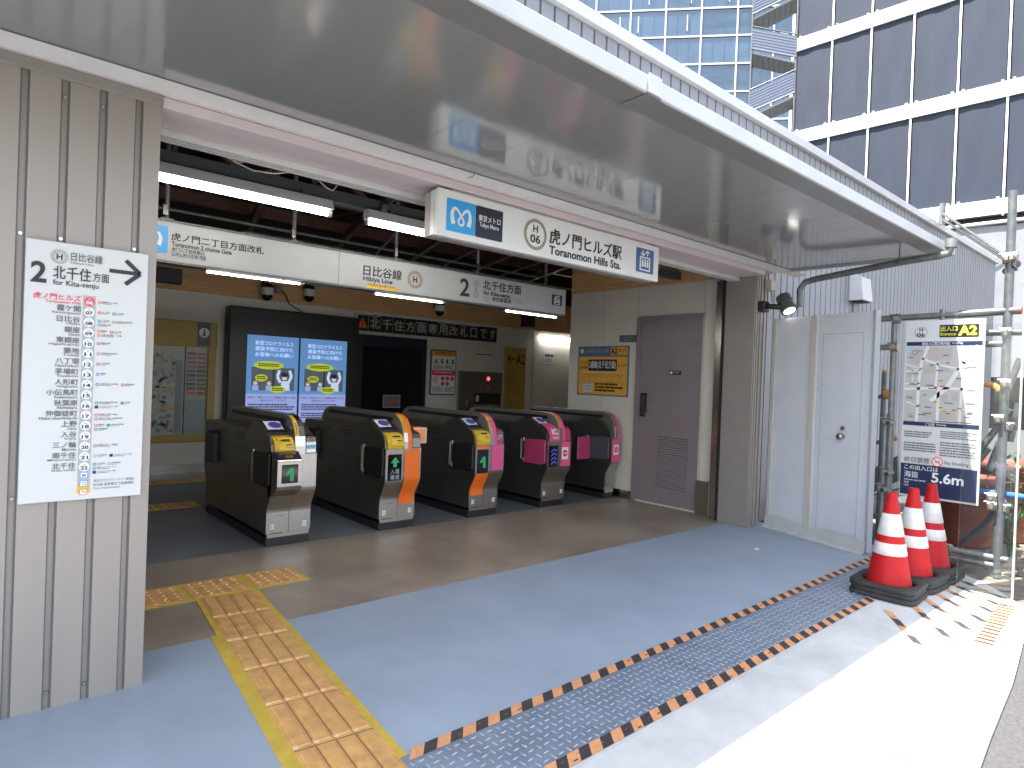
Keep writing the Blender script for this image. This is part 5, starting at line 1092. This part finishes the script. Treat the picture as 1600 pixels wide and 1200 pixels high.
# pale tarpaulin and guard rail at its foot
T2 = thing('tarpaulin', 'pale grey tarpaulin hung below the dark sheeted building', 'tarpaulin', (35, 10, 0)); b = MB()
for k in range(30):
    for j in range(6):
        q = lambda a, c: P0+ud*(-22*a-1)+nd*(.9+.15*math.sin(a*70)*c)+Z1*(9.35-.10*abs(math.sin(a*26))*(1-c)-7*c)
        b.face([q(k/30, j/6), q((k+1)/30, j/6), q((k+1)/30, (j+1)/6), q(k/30, (j+1)/6)], TARP, True)
b.build('sheet', T2); b = MB(); b.tube([P0+ud*1+nd*1.0+Z1*9.42, P0-ud*24+nd*1.0+Z1*9.42], .08, BEAMW, 8); b.build('rail', T2)
b = MB()
for k in range(8): b.tube([P0-ud*(2+2.2*k)+nd*1.1+Z1*6.6, P0-ud*(3.8+2.2*k)+nd*1.1+Z1*8.4], .04, WTRIM, 6)
b.build('tie_strip', T2)

# ------------------------------------------------------------------ blue glass tower
ph2 = math.radians(-41); ut = Vector((math.sin(ph2), math.cos(ph2), 0)); T0 = Vector((66.18, 44.94, 0)); nt_ = Vector((-math.cos(ph2), math.sin(ph2), 0)) 
T = thing('glass_tower', 'blue glass office tower with a pale window grid', 'building', T0)
def tb(b, s0, s1, z0, z1, d0, d1, m):
    p = [T0+ut*s0+nt_*d0, T0+ut*s1+nt_*d0, T0+ut*s1+nt_*d1, T0+ut*s0+nt_*d1]; b.prism([q+Z1*z0 for q in p], (0, 0, z1-z0), m)
b = MB(); tb(b, -28, 45, 0, 110, -25, -.6, mat('tower_core', (.02, .03, .05), .6)); b.build('core', T)
GV = [GLASS, mat('tower_glass_dark', (.028, .07, .12), .05, var=.6, scale=.5, spec=1.0, coat=.5, stretch=(.3, .3, 3), bump=.05, bscale=.8), mat('tower_glass_teal', (.04, .10, .16), .05, var=.5, scale=.4, spec=1.0, coat=.5, stretch=(.3, .3, 4), bump=.05, bscale=.8), GLASS]
b = MB(); rnd = random.Random(2)
for k in range(-6, 11):
    for j in range(0, 32):
        s0 = -1.1+4.2*k; z0 = 46.85-13.4*3+3.35*(j-6)+.0
        t1, t2 = rnd.uniform(-.018, .018), rnd.uniform(-.018, .018)
        q = [T0+ut*s0+nt_*t1+Z1*z0, T0+ut*(s0+4.2)-nt_*t1+Z1*z0, T0+ut*(s0+4.2)+nt_*t2+Z1*(z0+3.35), T0+ut*s0-nt_*t2+Z1*(z0+3.35)]
        b.face(q, rnd.choice(GV))
b.build('glass_wall', T)
b = MB()
for k in range(-6, 12): tb(b, -1.1+4.2*k-.09, -1.1+4.2*k+.09, 0, 110, .03, .16, GUTT)
for j in range(-6, 34): z = 46.85+3.35*(j-12); tb(b, -28, 45, z-.10, z+.10, .02, .14, GUTT)
b.build('mullion', T)
b = MB()
for k in range(-6, 11):
    for a in (1.4, 2.8): tb(b, -1.1+4.2*k+a-.03, -1.1+4.2*k+a+.03, 0, 110, .02, .05, GLASS)
b.build('fin', T)
b = MB()
for k, j, a in ((2, 0, 1.2), (3, 0, .4), (1, 1, 2.0), (1, 0, 3.2), (0, 1, 1.2), (0, 0, 1.6), (-1, 1, 1.0)):
    z = 46.85-3.35*(1-j)+.6; tb(b, -1.1+4.2*k+a, -1.1+4.2*k+a+.12, z, z+2.0, .18, .24, BOXB)
b.build('window_light', T)
# ------------------------------------------------------------------ outdoor stair tower between them
ctr = Vector((28.6, 14.35, 0)); sd = Vector((.46, -.888, 0)); sn = Vector((-.888, -.46, 0))
T = thing('scaffold_stair', 'steel scaffold stair with blue grey guard panels beside the sheeted building', 'staircase', ctr)
def sp(a, d, z): return ctr+sd*a+sn*d+Z1*z
for a in (-1.4, .45):
    for d in (.0, 1.3):
        b = MB(); b.tube([sp(a, d, 0), sp(a, d, 30)], .04, GALV, 8); b.build('post', T)
for n_ in range(-2, 7):
    z = 13.4+n_*2.2-.05; fl = n_ % 2 == 0
    b = MB(); b.prism([sp(-1.4, 1.32, z+(.55 if fl else 1.2)), sp(.45, 1.32, z+(1.2 if fl else .55)), sp(.45, 1.32, z+(2.1 if fl else 1.45)), sp(-1.4, 1.32, z+(1.45 if fl else 2.1))], -sn*.04, PCORR)
    for j in range(1, 7):
        t_ = j/7; za, zb = z+(.55 if fl else 1.2)+.9*t_, z+(1.2 if fl else .55)+.9*t_; b.prism([sp(-1.4, 1.345, za-.03), sp(.45, 1.345, zb-.03), sp(.45, 1.345, zb+.02), sp(-1.4, 1.345, za+.02)], -sn*.022, mat('panel_shade', (.12, .14, .19), .5))
    b.build('guard_panel', T)
    b = MB(); b.obox(sp(-1.4, .65, z+(.3 if fl else 1.0)), sp(.45, .65, z+(1.0 if fl else .3)), 1.3, .08, GALVD)
    for j in range(9): t_ = j/8; b.obox(sp(-1.4+1.85*t_, 1.28, z+(.26+.7*t_ if fl else .96-.7*t_)), sp(-1.4+1.85*t_, .02, z+(.26+.7*t_ if fl else .96-.7*t_)), .03, .07, GALVD)
    b.build('stair_flight', T)
    b = MB(); b.tube([sp(-1.4, 1.34, z+(1.5 if fl else 2.15)), sp(.45, 1.34, z+(2.15 if fl else 1.5))], .035, GALV, 8); b.tube([sp(-1.4, 1.34, z+(.5 if fl else 1.15)), sp(.45, 1.34, z+(1.15 if fl else .5))], .035, GALV, 8); b.build('handrail', T)
